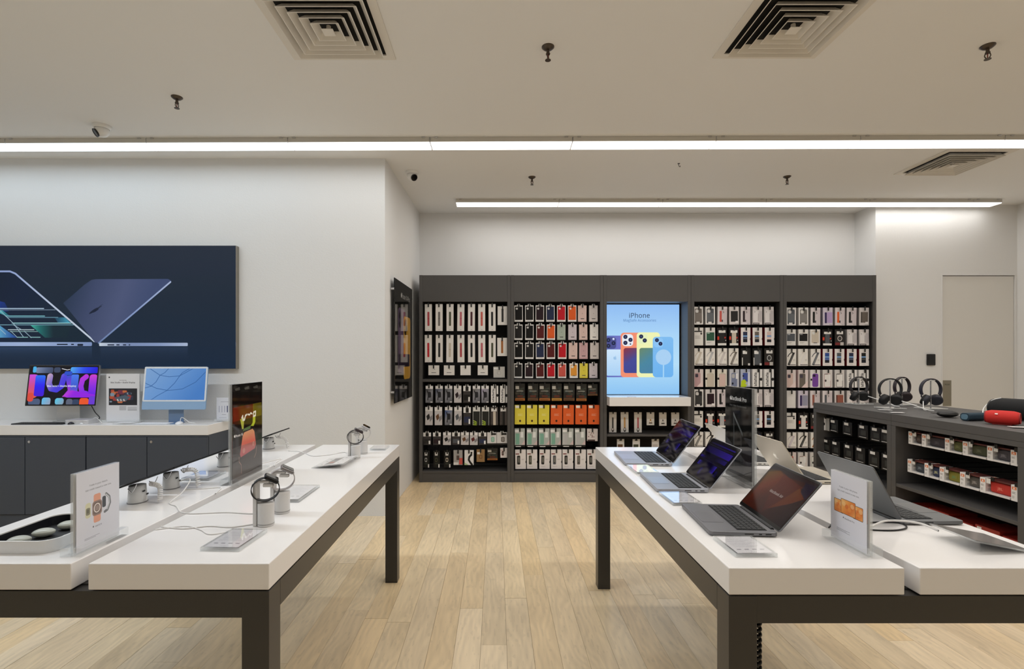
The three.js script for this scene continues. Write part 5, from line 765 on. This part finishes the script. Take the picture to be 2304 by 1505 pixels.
cable('black charging cable beside the small phone sign', [[1.13, TOP + 0.001, -1.735], [1.17, TOP + 0.012, -1.76], [1.22, T0 + 0.001, -1.72], [1.32, T0 + 0.001, -1.70], [1.39, T0 + 0.001, -1.73], [1.405, T0 + 0.001, -1.775], [1.36, T0 + 0.001, -1.785], [1.3, T0 + 0.001, -1.78]], 0.0026, BLACK);
cable('white cable arching from the gap to the tilted grey card', [[1.15, TOP - 0.02, -1.66], [1.18, TOP + 0.012, -1.67], [1.25, TOP + 0.018, -1.7], [1.33, TOP + 0.026, -1.73], [1.4, TOP + 0.03, -1.69], [1.42, TOP + 0.022, -1.64]], 0.0034);
cable('thin white cable behind the middle aisle laptop', [[0.945, T0, -2.46], [0.93, T0, -2.53], [0.87, T0, -2.54], [0.98, T0, -2.56], [1.06, T0, -2.5], [1.14, T0, -2.46]], 0.002);

// ---------- computers on the counter ----------
{
  const bands = canvas(512, 288, (k) => {
    F(k, '#07060f', 0, 0, 512, 288); const g = (a, b, c) => LG(k, 0, 60, 0, 240, a, b, c);
    FR(k, g('#c64be0', '#d24a8a', '#e0603a'), -30, 60, 110, 180, 40); FR(k, g('#2c7cf0', '#2a1cf0', '#4a10c8'), 46, 66, 76, 160, 14); FP(k, LG(k, 270, 80, 330, 230, '#3a50d0', '#8a30d8', '#d040d0'), [[270, 70], [330, 66], [380, 210], [262, 232], [300, 180]]); SL(k, LG(k, 130, 60, 320, 200, '#d0b0b8', '#4a40d8', '#3420e0'), 44, [[156, 74], [152, 130], [172, 168], [214, 176], [248, 150], [262, 74]]); FR(k, g('#4a7af0', '#3a5ad0', '#b040d8'), 318, 60, 56, 150, 10);
    SL(k, LG(k, 380, 60, 480, 230, '#c830d8', '#9430e0', '#6a1ee8'), 40, [[430, 78], [404, 100], [396, 150], [410, 200], [440, 206]]); FR(k, g('#d040d0', '#8a2ae0', '#5a1ae8'), 456, 60, 60, 160, 22);
    FR(k, LG(k, 60, 0, 200, 60, '#7a88a8', '#4a5878', '#303850'), 44, 6, 130, 44, 12); FR(k, '#4ab0e8', 20, 0, 26, 46, 8); FR(k, LG(k, 300, 0, 512, 60, '#58b8f0', '#2a4ae8', '#2010d8'), 306, 4, 210, 48, 14); SL(k, '#e8e8f0', 5, [[240, 16], [280, 26], [300, 22]]);
    FP(k, LG(k, 260, 180, 330, 230, '#e050d0', '#9020e0'), [[262, 226], [330, 180], [512, 214], [512, 236], [300, 236]]); FR(k, '#4a5a7a', 10, 244, 90, 50, 20); FR(k, LG(k, 110, 236, 190, 288, '#5ac0f0', '#a09ab0'), 112, 236, 66, 60, 18); FR(k, LG(k, 210, 240, 280, 288, '#58d0f0', '#8a98b0'), 212, 240, 66, 50, 18); FR(k, '#5a6074', 296, 246, 50, 50, 18); FR(k, '#e8562a', 396, 240, 70, 60, 18); FR(k, '#d84a3a', 0, 200, 46, 66, 18); FR(k, '#3a4660', 180, 6, 50, 40, 14); FR(k, '#2a50c8', 262, 36, 60, 30, 12); FR(k, '#6a3ad0', 466, 226, 60, 70, 16); FR(k, '#33415e', 344, 250, 50, 44, 14);
    TX(k, '#dfe6f6', 'Mac mini + Studio Display', 250, 148, 18, 'center', 'bold');
  });
  const o = thing('monitor', 'silver monitor with violet and blue ribbon wallpaper on the worktop', 'monitor', [X(140, 4.53), CT, -4.53], 0.02), w = 0.615, h = 0.362, yb = 0.143;
  const p = part('panel', plate(w, h, 0.018, 0.006, 0.001).translate(0, h / 2, -0.018), SILVER, o, [0, yb, 0.02], [-0.13, 0, 0]);
  part('bezel', plate(w - 0.002, h - 0.002, 0.0008, 0.005).translate(0, h / 2, 0), BLACK_GLOSS, p); part('screen', sheet(w - 0.026, h - 0.026, 0.0006).translate(0, h / 2, 0.001), lit(bands, 0.95, 0.08), p);
  part('stand_neck', bx(0.2, 0.23, 0.008, 0.02, 0.118, -0.045, 0.002), SILVER, o); part('stand_foot', bx(0.2, 0.006, 0.115, 0.02, 0.003, -0.05, 0.0025), SILVER, o);
  const sky = canvas(512, 300, (k) => { F(k, LG(k, 0, 0, 400, 300, '#86aede', '#6f9fdc', '#4f86cf'), 0, 0, 512, 300); for (const l of [[[30, 0], [120, 64], [200, 80], [290, 70], [400, 0]], [[0, 140], [100, 190], [200, 210], [320, 196], [430, 130], [512, 30]], [[290, 70], [250, 140], [190, 210], [110, 260], [60, 300]], [[120, 66], [90, 130], [50, 170], [0, 186]], [[190, 0], [160, 40], [120, 66]], [[370, 0], [310, 40], [290, 70]]]) { k.strokeStyle = '#3d6aa6'; k.lineWidth = 5; k.beginPath(); k.moveTo(...l[0]); for (let i = 1; i < l.length; i++) k.lineTo(...l[i]); k.stroke(); } });
  const im = thing('desktop_computer', 'pale blue all-in-one desktop computer with blue wallpaper on the worktop', 'computer', [X(393, 4.46), CT, -4.47], 0.02), iw = 0.548, ih = 0.375;
  const q = part('panel', plate(iw, ih, 0.0115, 0.012, 0.001).translate(0, ih / 2, -0.0115), mt(0x8fb0d4, 0.35, { metal: 0.4 }), im, [0, 0.117, 0.028], [-0.12, 0, 0]);
  part('bezel', plate(iw - 0.002, ih - 0.072, 0.0008, 0.01).translate(0, ih / 2 + 0.035, 0), mt(0xe6ebf2, 0.12), q); part('chin', plate(iw - 0.002, 0.069, 0.001, 0.008).translate(0, 0.036, 0), mt(0x94b6dc, 0.25), q);
  part('screen', sheet(iw - 0.03, ih - 0.1, 0.0008).translate(0, ih / 2 + 0.034, 0.001), lit(sky, 0.8, 0.1), q); part('stand_neck', bx(0.13, 0.2, 0.006, 0.0, 0.1, -0.012, 0.002), mt(0x7d97bb, 0.35, { metal: 0.5 }), im); part('stand_foot', bx(0.13, 0.005, 0.13, 0, 0.0025, 0.03, 0.002), mt(0x6d87ab, 0.35, { metal: 0.5 }), im);
  function keyboard(label, x, z, w, hex, keyHex) { const kb = thing('keyboard', label, 'keyboard', [x, CT, z]); part('body', plate(w, 0.115, 0.006, 0.008, 0.001).rotateX(-Math.PI / 2), mt(hex, 0.4, { metal: 0.5 }), kb); const n = Math.round(w / 0.0195), g = bx(0.0165, 0.002, 0.0165), gs = []; for (let r = 0; r < 5; r++) for (let i = 0; i < n; i++) gs.push(g.clone().translate((i - (n - 1) / 2) * 0.0192, 0.007, (r - 2) * 0.0205)); part('key_field', gs, mt(keyHex, 0.5), kb).userData.kind = 'stuff'; }
  keyboard('long dark keyboard in front of the ribbon-wallpaper monitor', X(88, 4.37), -4.4, 0.44, 0x3a3a3c, 0x111113); keyboard('short white keyboard in front of the blue computer', X(346, 4.38), -4.385, 0.28, 0xd8dbe2, 0xf0f1f4);
  function mouse(label, x, z, hex) { const m = thing('computer_mouse', label, 'mouse', [x, CT, z], 0.3); part('shell', new THREE.SphereGeometry(1, 28, 14, 0, Math.PI * 2, 0, Math.PI / 2).scale(0.029, 0.021, 0.055).translate(0, 0.002, 0), mt(hex, 0.2), m); part('underside', new THREE.CylinderGeometry(1, 1, 0.003, 28).scale(0.0285, 1, 0.054).translate(0, 0.0015, 0), SILVER, m); }
  mouse('black mouse in front of the small silver computer', X(160, 4.37), -4.385, 0x141415); mouse('white mouse in front of the pale blue computer', X(404, 4.39), -4.385, 0xeeeeef); mouse('white mouse beside the black mouse on the worktop', X(188, 4.4), -4.41, 0xeeeeef);
  const mini = thing('mini_computer', 'flat silver mini computer on the worktop under the monitor', 'computer', [X(184, 4.44), CT, -4.44]); part('body', plate(0.197, 0.15, 0.036, 0.03, 0.003).rotateX(-Math.PI / 2), mt(0xd6d6d8, 0.35, { metal: 0.4 }), mini); part('foot', cy(0.07, 0.002, 0, 0.001, 0), BLACK, mini);
  const c2 = (label, pts, r, m) => single('cable', label, 'cable', tube(pts, r, 50, 7), m, [0, 0, 0], 0, 'cables on the worktop');
  c2('black cable drooping from the monitor to the mini computer', [[X(203, 4.54), 1.04, -4.545], [X(212, 4.52), 0.97, -4.53], [X(222, 4.5), 0.92, -4.51], [X(206, 4.5), 0.9, -4.5]], 0.004, BLACK);
  c2('white cable curling over the mini computer to its mouse', [[X(190, 4.4), CT + 0.012, -4.46], [X(205, 4.43), CT + 0.044, -4.47], [X(225, 4.43), CT + 0.03, -4.42], [X(236, 4.43), CT + 0.003, -4.4]], 0.0025, WCORD);
  c2('white cable humped behind the mouse of the blue computer', [[X(400, 4.39), CT + 0.01, -4.42], [X(405, 4.41), CT + 0.05, -4.43], [X(416, 4.4), CT + 0.03, -4.42], [X(424, 4.4), CT + 0.012, -4.41], [X(440, 4.4), CT + 0.006, -4.4]], 0.0028, WCORD);
  const pb = thing('price_block', 'clear acrylic price block lying before the red-picture sign', 'price block', [X(280, 4.38), CT, -4.385], 0, 'clear acrylic price blocks on the worktop'); part('acrylic', bx(0.15, 0.012, 0.09, 0, 0.006, 0, 0.001), ACRYLIC_EDGE, pb); part('paper', sheet(0.13, 0.08, 0.0006).rotateX(-Math.PI / 2).translate(0, 0.0125, 0), PAPER(11), pb);
}

scene.traverse((o) => { if (o.isMesh) { o.castShadow = true; o.receiveShadow = true; } });
renderer.render(scene, camera);
